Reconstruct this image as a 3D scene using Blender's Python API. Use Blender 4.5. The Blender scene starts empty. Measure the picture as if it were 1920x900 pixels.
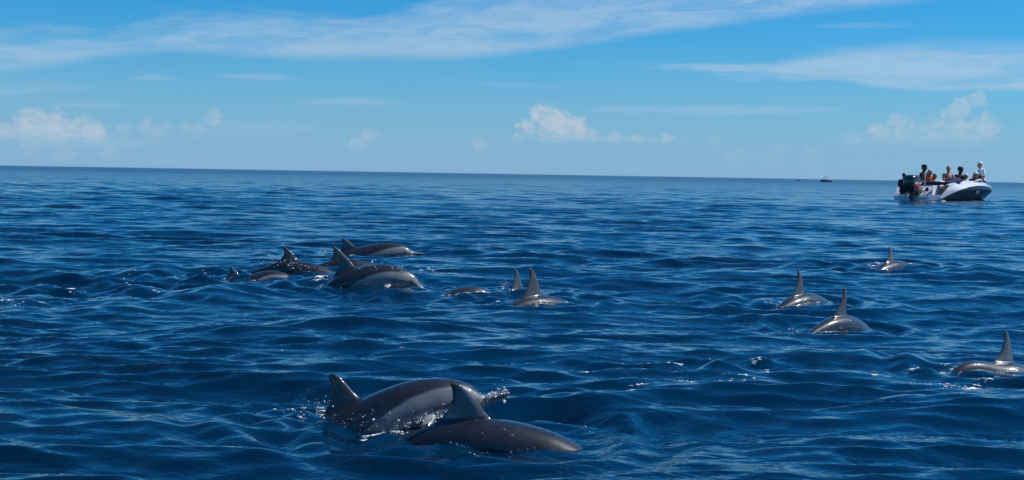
import bpy, bmesh, math, random
import numpy as np
from mathutils import Vector, Matrix, noise as mnoise

random.seed(7)
RNG = np.random.default_rng(11)
SC = bpy.context.scene
COL = SC.collection
rad = math.radians

# ------------------------------------------------------------------ camera
CAM_H = 1.3
FPX = 2637.0                      # focal length in photo pixels (photo 1920 wide)
PITCH = math.atan(124.0 / FPX)
ROLL = rad(0.955)
F_ = np.array([0, math.cos(PITCH), -math.sin(PITCH)])
R0 = np.array([1.0, 0, 0])
U0 = np.array([0, math.sin(PITCH), math.cos(PITCH)])
R_ = R0 * math.cos(ROLL) + U0 * math.sin(ROLL)
U_ = -R0 * math.sin(ROLL) + U0 * math.cos(ROLL)
CP = np.array([0, 0, CAM_H])
cd = bpy.data.cameras.new('camera')
cam = bpy.data.objects.new('camera', cd)
COL.objects.link(cam)
cam.matrix_world = Matrix(((R_[0], U_[0], -F_[0], CP[0]), (R_[1], U_[1], -F_[1], CP[1]),
                           (R_[2], U_[2], -F_[2], CP[2]), (0, 0, 0, 1)))
cd.sensor_width = 36.0
cd.lens = 36.0 * FPX / 1920.0
cd.clip_start = 0.05
cd.clip_end = 120000
SC.camera = cam

def ray(px, py):
    d = F_ + R_ * ((px - 960) / FPX) - U_ * ((py - 450) / FPX)
    return d / np.linalg.norm(d)

def azel(px, py):
    d = ray(px, py)
    return math.degrees(math.atan2(d[0], d[1])), math.degrees(math.asin(d[2]))

# ------------------------------------------------------------------ light
SUN_AZ, SUN_EL = 82.0, 50.0       # degrees clockwise from the view direction (+Y), elevation
SUN_DIR = Vector((math.sin(rad(SUN_AZ)) * math.cos(rad(SUN_EL)),
                  math.cos(rad(SUN_AZ)) * math.cos(rad(SUN_EL)), math.sin(rad(SUN_EL))))
sl = bpy.data.lights.new('sun', 'SUN')
sl.energy = 4.7
sl.angle = rad(0.53)
sl.color = (1.0, 0.965, 0.92)
so = bpy.data.objects.new('sun', sl)
COL.objects.link(so)
so.rotation_euler = SUN_DIR.to_track_quat('Z', 'Y').to_euler()

SC.view_settings.view_transform = 'Standard'
SC.view_settings.look = 'None'
SC.view_settings.gamma = 1
SC.view_settings.exposure = 0.0

# ------------------------------------------------------------------ node helpers
class NT:
    def __init__(s, tree):
        s.t = tree
        s.n = tree.nodes
    def new(s, typ, **kw):
        n = s.n.new(typ)
        for k, v in kw.items():
            setattr(n, k, v)
        return n
    def link(s, a, b):
        s.t.links.new(a, b)
    def put(s, sock, v):
        if hasattr(v, 'is_output') or isinstance(v, bpy.types.NodeSocket):
            s.link(v, sock)
        else:
            sock.default_value = v
    def m(s, op, a, b=0.0, c=None, clamp=False):
        n = s.new('ShaderNodeMath', operation=op, use_clamp=clamp)
        s.put(n.inputs[0], a)
        s.put(n.inputs[1], b)
        if c is not None:
            s.put(n.inputs[2], c)
        return n.outputs[0]
    def ss(s, x, lo, hi, to0=0.0, to1=1.0):
        n = s.new('ShaderNodeMapRange', interpolation_type='SMOOTHSTEP')
        s.put(n.inputs['Value'], x)
        s.put(n.inputs['From Min'], lo)
        s.put(n.inputs['From Max'], hi)
        s.put(n.inputs['To Min'], to0)
        s.put(n.inputs['To Max'], to1)
        return n.outputs[0]
    def xyz(s, x, y, z=0.0):
        n = s.new('ShaderNodeCombineXYZ')
        s.put(n.inputs[0], x); s.put(n.inputs[1], y); s.put(n.inputs[2], z)
        return n.outputs[0]
    def noise(s, vec, scale, detail=4, rough=0.5, dist=0.0):
        n = s.new('ShaderNodeTexNoise')
        s.put(n.inputs['Vector'], vec)
        n.inputs['Scale'].default_value = scale
        n.inputs['Detail'].default_value = detail
        n.inputs['Roughness'].default_value = rough
        n.inputs['Distortion'].default_value = dist
        return n.outputs[0]
    def mix(s, fac, a, b, typ='MIX'):
        n = s.new('ShaderNodeMix', data_type='RGBA', blend_type=typ)
        s.put(n.inputs[0], fac)
        s.put(n.inputs[6], a)
        s.put(n.inputs[7], b)
        return n.outputs[2]
    def curve(s, x, pts):
        n = s.new('ShaderNodeFloatCurve')
        c = n.mapping.curves[0]
        while len(c.points) < len(pts):
            c.points.new(0.5, 0.5)
        for p, (a, b) in zip(c.points, pts):
            p.location = (a, b)
        n.mapping.update()
        s.put(n.inputs['Value'], x)
        return n.outputs[0]

# ------------------------------------------------------------------ sky
world = bpy.data.worlds.new('World')
SC.world = world
world.use_nodes = True
W = NT(world.node_tree)
W.n.clear()
wout = W.new('ShaderNodeOutputWorld')
bg = W.new('ShaderNodeBackground')
bg.inputs['Strength'].default_value = 0.1
sky = W.new('ShaderNodeTexSky')
sky.sky_type = 'NISHITA'
sky.sun_disc = False
sky.sun_elevation = rad(SUN_EL)
sky.sun_rotation = rad(SUN_AZ)
sky.air_density = 1.0
sky.dust_density = 0.25
sky.ozone_density = 2.5
tc = W.new('ShaderNodeTexCoord')
sep = W.new('ShaderNodeSeparateXYZ')
W.link(tc.outputs['Generated'], sep.inputs[0])
AZ = W.m('MULTIPLY', W.m('ARCTAN2', sep.outputs[0], sep.outputs[1]), 57.2958)
EL = W.m('MULTIPLY', W.m('ARCSINE', sep.outputs[2]), 57.2958)
# the real sea air is clearer and bluer than the model's: one even grade over the whole sky
hs = W.new('ShaderNodeHueSaturation')
hs.inputs['Saturation'].default_value = 1.12
W.link(sky.outputs[0], hs.inputs['Color'])
tint = W.mix(W.ss(EL, -2.0, 14.0), (0.26, 0.73, 1.15, 1), (0.07, 0.69, 1.12, 1))
skycol = W.mix(1.0, hs.outputs[0], tint, 'MULTIPLY')

def u_of(az):
    return (az + 30.0) / 60.0
AZU = W.m('DIVIDE', W.m('ADD', AZ, 30.0), 60.0, clamp=True)
pst = W.xyz(W.m('MULTIPLY', AZ, 0.16), W.m('ADD', EL, W.m('MULTIPLY', AZ, -0.035)), 0.0)
st_big = W.noise(pst, 0.75, 5, 0.6, 0.4)
st_fine = W.noise(pst, 2.6, 6, 0.65, 0.6)
pst2 = W.xyz(W.m('MULTIPLY', AZ, 0.30), W.m('MULTIPLY', W.m('ADD', EL, W.m('MULTIPLY', AZ, -0.06)), 2.6), 5.0)
st_hair = W.noise(pst2, 1.5, 6, 0.7, 0.9)
pun = W.xyz(AZ, W.m('MULTIPLY', EL, 1.3), 3.7)

def band(top, bot, soft, dens, wob=0.9, gap=0.38):
    """cirrus sheet between two edges given as photo pixels"""
    def cv(pts):
        q = [azel(x, y) for x, y in pts]
        return [(u_of(a), max(0, e) / 20.0) for a, e in q]
    up = W.m('MULTIPLY', W.curve(AZU, cv(top)), 20.0)
    lo = W.m('MULTIPLY', W.curve(AZU, cv(bot)), 20.0)
    wb = W.m('MULTIPLY', W.m('SUBTRACT', st_big, 0.5), wob * 2)
    e = W.m('ADD', EL, wb)
    a = W.ss(W.m('SUBTRACT', up, e), -soft * 0.2, soft)
    b = W.ss(W.m('SUBTRACT', EL, W.m('ADD', lo, W.m('MULTIPLY', W.m('SUBTRACT', st_fine, 0.5), 0.35))), -0.05, soft * 0.45)
    k = W.m('MULTIPLY', a, b)
    tex = W.ss(W.m('ADD', W.m('MULTIPLY', st_big, 0.42), W.m('ADD', W.m('MULTIPLY', st_fine, 0.33), W.m('MULTIPLY', st_hair, 0.25))), 0.40, 0.56, gap, 1.0)
    return W.m('MULTIPLY', W.m('MULTIPLY', k, tex), dens)

b1 = band([(-520, 60), (0, 55), (200, 50), (420, 20), (700, 15), (960, -30), (1400, -60), (1900, -40), (2400, -60)],
          [(-520, 170), (0, 145), (300, 106), (560, 118), (760, 120), (900, 116), (1130, 85), (1560, 28), (1900, -4), (2400, -20)], 1.15, 0.60, 2.4)
b2 = band([(-500, 300), (1180, 128), (1240, 120), (1380, 122), (1520, 92), (1700, 78), (1920, 78), (2400, 60)],
          [(-500, 300), (1180, 128), (1240, 132), (1400, 138), (1560, 152), (1700, 172), (1920, 172), (2400, 190)], 0.5, 0.62, 0.5, 0.35)
b3 = band([(-600, 150), (0, 150), (140, 152), (230, 175), (300, 190), (2400, 330)],
          [(-600, 180), (0, 182), (140, 172), (230, 175), (300, 190), (2400, 330)], 0.5, 0.3, 0.4)
def streak(x0, x1, y, h, dens):
    a0, e0 = azel(x0, y); a1, e1 = azel(x1, y)
    am = (a0 + a1) / 2; aw = (a1 - a0) / 2; em = (e0 + e1) / 2; eh = h / 46.0
    du = W.m('DIVIDE', W.m('SUBTRACT', AZ, am), aw)
    dv = W.m('DIVIDE', W.m('SUBTRACT', EL, em), eh)
    d = W.m('ADD', W.m('MULTIPLY', du, du), W.m('MULTIPLY', dv, dv))
    d = W.m('ADD', d, W.m('MULTIPLY', W.m('SUBTRACT', st_fine, 0.5), 2.6))
    d = W.m('ADD', d, W.m('MULTIPLY', W.m('SUBTRACT', st_hair, 0.5), 2.6))
    return W.m('MULTIPLY', W.ss(d, 1.1, 0.0), dens)
cir = W.m('MAXIMUM', b1, b2)
cir = W.m('MAXIMUM', cir, b3)
for s in [(1225, 1600, 126, 10, .5), (1330, 1760, 142, 9, .35), (950, 1290, 262, 9, .22), (10, 330, 262, 16, .20), (1560, 1900, 262, 14, .2), (330, 620, 240, 18, .10), (230, 340, 145, 7, .25), (410, 560, 144, 7, .27), (530, 780, 190, 8, .22), (1090, 1640, 206, 12, .26),
          (60, 280, 197, 7, .16), (1480, 1720, 48, 7, .16), (1330, 1560, 145, 8, .2), (850, 1060, 158, 6, .14),
          (40, 200, 55, 10, .18)]:
    cir = W.m('MAXIMUM', cir, streak(*s))
# the rest of the sky goes on with thin scattered cirrus
gen = W.m('MULTIPLY', W.ss(W.noise(W.xyz(W.m('MULTIPLY', AZ, 0.05), W.m('MULTIPLY', EL, 0.22), 8.0), 1.0, 6, 0.6, 0.5), 0.5, 0.75), 0.3)
gen = W.m('MULTIPLY', gen, W.ss(EL, 8.0, 13.0))
cir = W.m('MAXIMUM', cir, gen)

# cumulus heaps low over the horizon
nz1 = W.noise(pun, 1.5, 7, 0.62)
nz2 = W.noise(pun, 4.5, 5, 0.62)
wrp = W.new('ShaderNodeTexNoise')
W.put(wrp.inputs['Vector'], pun); wrp.inputs['Scale'].default_value = 2.2; wrp.inputs['Detail'].default_value = 4
wv = W.new('ShaderNodeVectorMath', operation='MULTIPLY_ADD')
W.put(wv.inputs[0], wrp.outputs['Color']); wv.inputs[1].default_value = (0.5, 0.4, 0)
W.put(wv.inputs[2], W.xyz(W.m('SUBTRACT', AZ, 0.25), W.m('SUBTRACT', EL, 0.2)))
PW = wv.outputs[0]
def cumulus(circles, base_y, dens, px0):
    cur = None
    for (px, py, r) in circles:
        a, e = azel(px, py)
        vd = W.new('ShaderNodeVectorMath', operation='DISTANCE')
        W.put(vd.inputs[0], PW)
        vd.inputs[1].default_value = (a, e, 0)
        f = W.m('SUBTRACT', 1.0, W.m('DIVIDE', vd.outputs['Value'], r / 46.0))
        cur = f if cur is None else W.m('SMOOTH_MAX', cur, f, 0.2)
    cur = W.m('ADD', cur, W.m('MULTIPLY', W.m('SUBTRACT', nz1, 0.5), 1.25))
    cur = W.m('ADD', cur, W.m('MULTIPLY', W.m('SUBTRACT', nz2, 0.5), 0.5))
    k = W.ss(cur, -0.12, 0.55)
    _, eb = azel(px0, base_y)
    k = W.m('MULTIPLY', k, W.ss(W.m('ADD', EL, W.m('MULTIPLY', W.m('SUBTRACT', nz2, 0.5), 0.25)), eb - 0.25, eb + 0.55))
    return W.m('MULTIPLY', k, dens)
cu = cumulus([(45, 240, 32), (75, 240, 36), (105, 242, 38), (140, 246, 34), (175, 250, 28), (60, 254, 30), (15, 247, 24)], 264, 0.48, 90)
for args in [([(232, 245, 14), (272, 235, 15), (312, 240, 14), (345, 240, 12), (400, 220, 20), (370, 250, 18), (290, 252, 20)], 262, 0.22, 300),
             ([(1012, 214, 24), (1035, 222, 26), (1060, 234, 28), (1080, 230, 18), (990, 240, 20), (1050, 250, 28), (1085, 248, 20), (1025, 242, 26)], 264, 0.54, 1040),
             ([(1110, 258, 14), (1150, 260, 14), (1195, 262, 12), (970, 262, 14), (1250, 260, 12)], 268, 0.32, 1100),
             ([(900, 275, 18), (690, 255, 20), (672, 270, 20)], 292, 0.20, 800),
             ([(1675, 224, 18), (1700, 242, 28), (1740, 250, 32), (1790, 236, 34), (1803, 205, 24), (1832, 188, 16), (1850, 238, 26), (1820, 248, 32), (1650, 250, 22)], 264, 0.36, 1750),
             ([(1465, 276, 14), (1440, 300, 24), (1380, 300, 24), (1600, 262, 20), (1520, 290, 20)], 312, 0.08, 1500),
             ([(120, 285, 24), (60, 280, 20), (210, 290, 20), (1340, 262, 16)], 305, 0.14, 100)]:
    cu = W.m('MAXIMUM', cu, cumulus(*args))
# even, unpatterned sheet of low white vapour just over the horizon all round
veil = W.m('MULTIPLY', W.ss(EL, 6.5, -1.5), 0.92)
veil = W.m('ADD', veil, W.m('MULTIPLY', W.m('SUBTRACT', W.noise(W.xyz(W.m('MULTIPLY', AZ, 0.3), EL, 1.0), 0.5, 3, 0.5), 0.5), 0.12), clamp=True)
c0 = W.mix(veil, skycol, (2.6, 4.5, 6.9, 1))
c1 = W.mix(cir, c0, (4.5, 5.9, 7.5, 1))
cucol = W.mix(W.ss(W.m('ADD', nz1, W.m('MULTIPLY', nz2, 0.4)), 0.55, 0.85), (4.2, 5.4, 6.7, 1), (6.6, 6.5, 7.0, 1))
c2 = W.mix(cu, c1, cucol)
# below the horizon the dome stays the colour of the horizon
W.link(c2, bg.inputs['Color'])
W.link(bg.outputs[0], wout.inputs['Surface'])

# ------------------------------------------------------------------ materials
def mat(name):
    m = bpy.data.materials.new(name)
    m.use_nodes = True
    t = NT(m.node_tree)
    t.n.clear()
    o = t.new('ShaderNodeOutputMaterial')
    p = t.new('ShaderNodeBsdfPrincipled')
    t.link(p.outputs[0], o.inputs['Surface'])
    return m, t, p

def simple(name, col, rough=0.5, spec=0.5, coat=0.0, var=0.12, scale=8.0, metal=0.0, bump=0.0):
    m, t, p = mat(name)
    g = t.new('ShaderNodeTexCoord').outputs['Object']
    n = t.noise(g, scale, 5, 0.6)
    lo = tuple(c * (1 - var) for c in col) + (1,)
    hi = tuple(min(1, c * (1 + var)) for c in col) + (1,)
    t.link(t.mix(t.ss(n, 0.3, 0.7), lo, hi), p.inputs['Base Color'])
    t.link(t.ss(n, 0.2, 0.8, rough * 0.85, min(1, rough * 1.15)), p.inputs['Roughness'])
    p.inputs['Specular IOR Level'].default_value = spec
    p.inputs['Coat Weight'].default_value = coat
    p.inputs['Metallic'].default_value = metal
    if bump:
        b = t.new('ShaderNodeBump')
        b.inputs['Strength'].default_value = 0.5
        b.inputs['Distance'].default_value = bump
        t.link(t.noise(g, scale * 4, 4, 0.6), b.inputs['Height'])
        t.link(b.outputs[0], p.inputs['Normal'])
    return m

# ---- sea
m_sea, t, p = mat('sea_water')
geo = t.new('ShaderNodeTexCoord').outputs['Object']
att = t.new('ShaderNodeAttribute', attribute_name='unresolved')
micro = att.outputs['Fac']
big = t.noise(geo, 0.09, 4, 0.55)
p.inputs['Base Color'].default_value = (0.0, 0.022, 0.075, 1)
t.link(t.mix(t.ss(big, 0.35, 0.65), (0.0, 0.013, 0.035, 1), (0.0, 0.021, 0.056, 1)), p.inputs['Base Color'])
p.inputs['IOR'].default_value = 1.333
t.link(t.m('ADD', 0.035, t.m('MULTIPLY', micro, 0.20)), p.inputs['Roughness'])
# ripples too small for the mesh
gx = t.new('ShaderNodeMapping')
gx.inputs['Scale'].default_value = (0.75, 1.0, 1.0)
gx.inputs['Rotation'].default_value = (0, 0, rad(12))
t.link(geo, gx.inputs['Vector'])
r1 = t.noise(gx.outputs[0], 5.0, 3, 0.55, 0.3)
r2 = t.noise(gx.outputs[0], 16.0, 2, 0.5, 0.2)
r3 = t.noise(gx.outputs[0], 0.9, 3, 0.5, 0.2)
gust = t.ss(t.noise(geo, 0.25, 3, 0.5), 0.3, 0.7, 0.5, 1.2)
h = t.m('ADD', t.m('MULTIPLY', r1, 0.026), t.m('MULTIPLY', r2, 0.0030))
h = t.m('MULTIPLY', h, gust)
h = t.m('ADD', h, t.m('MULTIPLY', t.m('MULTIPLY', r3, 0.22), micro))
bp = t.new('ShaderNodeBump')
bp.inputs['Strength'].default_value = 1.0
bp.inputs['Distance'].default_value = 1.0
t.link(h, bp.inputs['Height'])
t.link(bp.outputs[0], p.inputs['Normal'])

# ---- dolphin skin
m_skin, t, p = mat('wet_dolphin_skin')
ca = t.new('ShaderNodeAttribute', attribute_name='pattern').outputs['Color']
gc = t.new('ShaderNodeTexCoord').outputs['Object']
mot = t.noise(gc, 7.0, 6, 0.65)
scr = t.noise(gc, 55.0, 2, 0.5)
sm = t.new('ShaderNodeMapping'); sm.inputs['Scale'].default_value = (3.0, 30.0, 30.0); sm.inputs['Rotation'].default_value = (0, 0.4, 0.2)
t.link(gc, sm.inputs['Vector'])
rake = t.ss(t.noise(sm.outputs[0], 1.0, 3, 0.6), 0.66, 0.70)
col = t.mix(1.0, ca, t.mix(t.ss(mot, 0.3, 0.7), (0.82, 0.82, 0.82, 1), (1.12, 1.1, 1.08, 1)), 'MULTIPLY')
col = t.mix(t.m('MULTIPLY', rake, 0.35), col, (0.22, 0.22, 0.23, 1))
t.link(col, p.inputs['Base Color'])
t.link(t.ss(mot, 0.25, 0.75, 0.36, 0.48), p.inputs['Roughness'])
p.inputs['Specular IOR Level'].default_value = 0.22
p.inputs['Coat Weight'].default_value = 1.0
p.inputs['Coat Roughness'].default_value = 0.075
wet = t.noise(gc, 38.0, 3, 0.6, 0.5)
bb = t.new('ShaderNodeBump')
bb.inputs['Strength'].default_value = 1.0
bb.inputs['Distance'].default_value = 0.006
t.link(t.m('ADD', t.ss(wet, 0.60, 0.78), t.m('MULTIPLY', scr, 0.08)), bb.inputs['Height'])
t.link(bb.outputs[0], p.inputs['Coat Normal'])

m_eye = simple('dark_eye', (0.01, 0.01, 0.012), 0.08, 0.6, 0.5)
m_foam = simple('sea_foam', (0.90, 0.92, 0.94), 0.35, 0.5, 0.3, 0.08, 30, bump=0.004)
m_drop, t, p = mat('water_droplets')
p.inputs['Base Color'].default_value = (0.75, 0.85, 0.92, 1)
p.inputs['Roughness'].default_value = 0.05
p.inputs['IOR'].default_value = 1.333
p.inputs['Transmission Weight'].default_value = 0.6
m_weed = simple('brown_seaweed', (0.09, 0.055, 0.04), 0.5, 0.4, 0.2, 0.4, 60)

# ------------------------------------------------------------------ object helpers
def link(o, parent=None):
    COL.objects.link(o)
    if parent is not None:
        o.parent = parent
    return o

def obj(name, me, parent=None, m=None, smooth=True):
    if m is not None:
        me.materials.clear()
        me.materials.append(m)
    if smooth and len(me.polygons):
        me.polygons.foreach_set('use_smooth', [True] * len(me.polygons))
    o = bpy.data.objects.new(name, me)
    return link(o, parent)

def tag(o, label=None, cat=None, group=None, kind=None):
    if label: o['label'] = label
    if cat: o['category'] = cat
    if group: o['group'] = group
    if kind: o['kind'] = kind
    return o

def empty(name, loc=(0, 0, 0), rz=0.0):
    o = bpy.data.objects.new(name, None)
    o.empty_display_size = 0.2
    o.location = loc
    o.rotation_euler = (0, 0, rz)
    return link(o)

def mesh(name, verts, faces):
    me = bpy.data.meshes.new(name)
    me.from_pydata([tuple(v) for v in verts], [], faces)
    me.update()
    return me

class Geo:
    """collects closed solids"""
    def __init__(s):
        s.v, s.f = [], []
    def add(s, verts, faces):
        k = len(s.v)
        s.v += [tuple(map(float, q)) for q in verts]
        s.f += [tuple(i + k for i in fc) for fc in faces]
        return s
    def loft(s, rings):
        n = len(rings[0]); v = []; f = []
        for r in rings: v += list(r)
        for i in range(len(rings) - 1):
            for j in range(n):
                a = i * n + j; b = i * n + (j + 1) % n
                f.append((a, b, b + n, a + n))
        f.append(tuple(range(n - 1, -1, -1)))
        f.append(tuple(range((len(rings) - 1) * n, len(rings) * n)))
        return s.add(v, f)
    def tube(s, pts, radii, n=10, side=None):
        """tapered round-ended limb; radius may be a pair (sideways, other)"""
        pts = [Vector(q) for q in pts]
        rings = []
        N = len(pts)
        def rr(i):
            r = radii[i]
            return r if isinstance(r, tuple) else (r, r)
        sd = Vector(side) if side else None
        for i in range(N):
            if i == 0: d = pts[1] - pts[0]
            elif i == N - 1: d = pts[-1] - pts[-2]
            else: d = (pts[i + 1] - pts[i]).normalized() + (pts[i] - pts[i - 1]).normalized()
            d.normalize()
            ref = sd if sd else (Vector((0, 1, 0)) if abs(d.y) < 0.9 else Vector((1, 0, 0)))
            a = (ref - d * ref.dot(d)).normalized()
            b = d.cross(a)
            ra, rb = rr(i)
            def ring(c, k):
                return [c + a * math.cos(2 * math.pi * j / n) * ra * k + b * math.sin(2 * math.pi * j / n) * rb * k for j in range(n)]
            rm = min(ra, rb)
            if i == 0:
                rings += [ring(pts[i] - d * rm * 0.95, 0.25), ring(pts[i] - d * rm * 0.7, 0.7)]
            rings.append(ring(pts[i], 1))
            if i == N - 1:
                rings += [ring(pts[i] + d * rm * 0.7, 0.7), ring(pts[i] + d * rm * 0.95, 0.25)]
        return s.loft(rings)
    def ball(s, c, r, n=12, rot=None):
        c = Vector(c)
        r = (r, r, r) if not isinstance(r, (tuple, list)) else r
        rings = []
        for i in range(1, n):
            ph = math.pi * i / n
            rg = []
            for j in range(n + 4):
                a = 2 * math.pi * j / (n + 4)
                q = Vector((r[0] * math.sin(ph) * math.cos(a), r[1] * math.sin(ph) * math.sin(a), -r[2] * math.cos(ph)))
                if rot: q = rot @ q
                rg.append(c + q)
            rings.append(rg)
        return s.loft(rings)
    def box(s, lo, hi):
        x0, y0, z0 = lo; x1, y1, z1 = hi
        return s.add([(x0, y0, z0), (x1, y0, z0), (x1, y1, z0), (x0, y1, z0), (x0, y0, z1), (x1, y0, z1), (x1, y1, z1), (x0, y1, z1)],
                     [(3, 2, 1, 0), (4, 5, 6, 7), (0, 1, 5, 4), (1, 2, 6, 5), (2, 3, 7, 6), (3, 0, 4, 7)])
    def mesh(s, name):
        return mesh(name, s.v, s.f)
    def bevel(s, name, w=0.01, seg=2):
        me = s.mesh(name)
        bm = bmesh.new(); bm.from_mesh(me)
        bmesh.ops.bevel(bm, geom=list(bm.edges), offset=w, segments=seg, affect='EDGES', profile=0.6)
        bm.to_mesh(me); bm.free()
        return me
    def remesh(s, name, voxel, smooth=4, fac=0.5):
        me = s.mesh(name + '_raw')
        o = bpy.data.objects.new('tmp', me)
        COL.objects.link(o)
        r = o.modifiers.new('r', 'REMESH'); r.mode = 'VOXEL'; r.voxel_size = voxel; r.adaptivity = 0
        if smooth:
            q = o.modifiers.new('s', 'SMOOTH'); q.factor = fac; q.iterations = smooth
        dg = bpy.context.evaluated_depsgraph_get()
        out = bpy.data.meshes.new_from_object(o.evaluated_get(dg))
        out.name = name
        bpy.data.objects.remove(o)
        return out

# ------------------------------------------------------------------ the sea surface as a function
def sstep(x, a, b):
    t = np.clip((x - a) / (b - a), 0, 1)
    return t * t * (3 - 2 * t)
SWELL = 0.40
def base_level(x, y):
    return SWELL * sstep(np.hypot(x, y), 24.0, 60.0)

NW = 130
lam = np.exp(RNG.uniform(math.log(0.16), math.log(5.5), NW))
kk = 2 * math.pi / lam
ang = np.where(RNG.random(NW) < 0.80, RNG.normal(-97, 15, NW), RNG.normal(-58, 18, NW)) * math.pi / 180
slope = 0.0225 * np.where(lam < 1.1, 1.32, np.where(lam > 2.2, 0.42, 0.75)) * RNG.uniform(0.5, 1.4, NW)
amp = slope / kk
amp = np.minimum(amp, 0.012 + 0.0 * amp)
phs = RNG.uniform(0, 2 * math.pi, NW)
swl = [(9.0, 0.016, -97, 0.4), (14.0, 0.022, -80, 2.1), (6.5, 0.009, -118, 4.0), (23.0, 0.04, -100, 1.0)]
lam = np.append(lam, [s[0] for s in swl]); amp = np.append(amp, [s[1] for s in swl])
ang = np.append(ang, [rad(s[2]) for s in swl]); phs = np.append(phs, [s[3] for s in swl])
kk = 2 * math.pi / lam
kx, ky = kk * np.cos(ang), kk * np.sin(ang)

def at(px, py, z=None):
    """point where the photo pixel meets the still water (or the level z)"""
    d = ray(px, py)
    zz = 0.0 if z is None else z
    for _ in range(12):
        q = CP + d * ((zz - CAM_H) / d[2])
        if z is not None: break
        zz = float(base_level(q[0], q[1]))
    return q

FEAT = []          # local water features: dicts made from photo pixels
def ppm(py, px=960):
    q = at(px, py)
    return FPX / float(np.dot(q - CP, F_))
def bump(px, py, wx, wy, h, rot=0.0):
    """gaussian hump / hollow: wx across the view, wy along it (metres)"""
    q = at(px, py); FEAT.append(('b', q[0], q[1], wx, wy, h, rad(rot)))
def rings(px, py, r0, w, lamb, h, a0=None, a1=None):
    q = at(px, py); FEAT.append(('r', q[0], q[1], r0, w, lamb, h, a0, a1))
def chop(px, py, wx, wy, h, seed):
    q = at(px, py); FEAT.append(('c', q[0], q[1], wx, wy, h, seed))
def calm(px, py, wx, wy, k):
    q = at(px, py); FEAT.append(('k', q[0], q[1], wx, wy, k))

def sea(x, y, cell=None):
    """displaced position of the water above the grid point (x, y)"""
    x = np.asarray(x, float); y = np.asarray(y, float)
    r = np.hypot(x, y)
    quiet = np.ones_like(x)
    for f in FEAT:
        if f[0] == 'k':
            quiet *= 1 - f[5] * np.exp(-((x - f[1]) / f[3]) ** 2 - ((y - f[2]) / f[4]) ** 2)
    z = base_level(x, y).copy()
    dx = np.zeros_like(x); dy = np.zeros_like(x)
    # slow patches where the chop is livelier or flatter
    gust = 1.0 + 0.28 * np.sin(x * 0.31 + y * 0.17 + 1.0) * np.sin(y * 0.23 - x * 0.11) + 0.2 * np.sin(y * 0.9 + x * 0.35)
    far_ = sstep(r, 14, 45)
    for i in range(len(lam)):
        ph = kx[i] * x + ky[i] * y + phs[i]
        a = amp[i] * (quiet if lam[i] < 30 else 1)
        if lam[i] < 6: a = a * gust
        if lam[i] < 30: a = a * (1 - far_ * (0.62 if lam[i] > 2.2 else 0.25 if lam[i] > 1.4 else -0.15))
        if cell is not None: a = a * sstep(lam[i] / cell, 2.2, 5.0)
        s_, c_ = np.sin(ph), np.cos(ph)
        z += a * c_
        g = 0.85
        dx -= g * a * math.cos(ang[i]) * s_
        dy -= g * a * math.sin(ang[i]) * s_
    for f in FEAT:
        X = x - f[1]; Y = y - f[2]
        if f[0] == 'b':
            c, s_ = math.cos(f[6]), math.sin(f[6])
            u = X * c + Y * s_; v = -X * s_ + Y * c
            z += f[5] * np.exp(-(u / f[3]) ** 2 - (v / f[4]) ** 2)
        elif f[0] == 'r':
            rr = np.hypot(X, Y)
            w = np.exp(-((rr - f[3]) / f[4]) ** 2)
            if f[7] is not None:
                th = np.degrees(np.arctan2(Y, X)); mid = (f[7] + f[8]) / 2; hw = (f[8] - f[7]) / 2
                dd = np.abs((th - mid + 180) % 360 - 180)
                w = w * (1 - sstep(dd, hw * 0.6, hw))
            z += f[6] * w * np.cos(2 * math.pi * (rr - f[3]) / f[5])
        elif f[0] == 'c':
            w = np.exp(-(X / f[3]) ** 2 - (Y / f[4]) ** 2)
            if np.max(w) < 1e-3: continue
            rg = np.random.default_rng(f[6])
            tz = np.zeros_like(x)
            for _ in range(22):
                l = math.exp(rg.uniform(math.log(0.10), math.log(0.9))) * (f[3] ** 0.3)
                a = rg.uniform(0, 2 * math.pi); k = 2 * math.pi / l
                ph = k * (math.cos(a) * X + math.sin(a) * Y) + rg.uniform(0, 6.28)
                am = f[5] * (l / 0.5) * 0.35 * rg.uniform(0.4, 1)
                if cell is not None: am = am * sstep(l / cell, 2.0, 4.5)
                tz += am * (1 - 2 * np.abs(np.sin(ph / 2)) ** 1.3)
            z += w * tz
    return x + dx, y + dy, z

def water_z(x, y):
    u, v = x, y
    for _ in range(4):
        a, b, z = sea(np.array([u]), np.array([v]))
        u += x - a[0]; v += y - b[0]
    return float(z[0])
def water_many(X, Y):
    U, V = X.copy(), Y.copy()
    for _ in range(4):
        a, b, z = sea(U, V)
        U += X - a; V += Y - b
    return z

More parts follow.
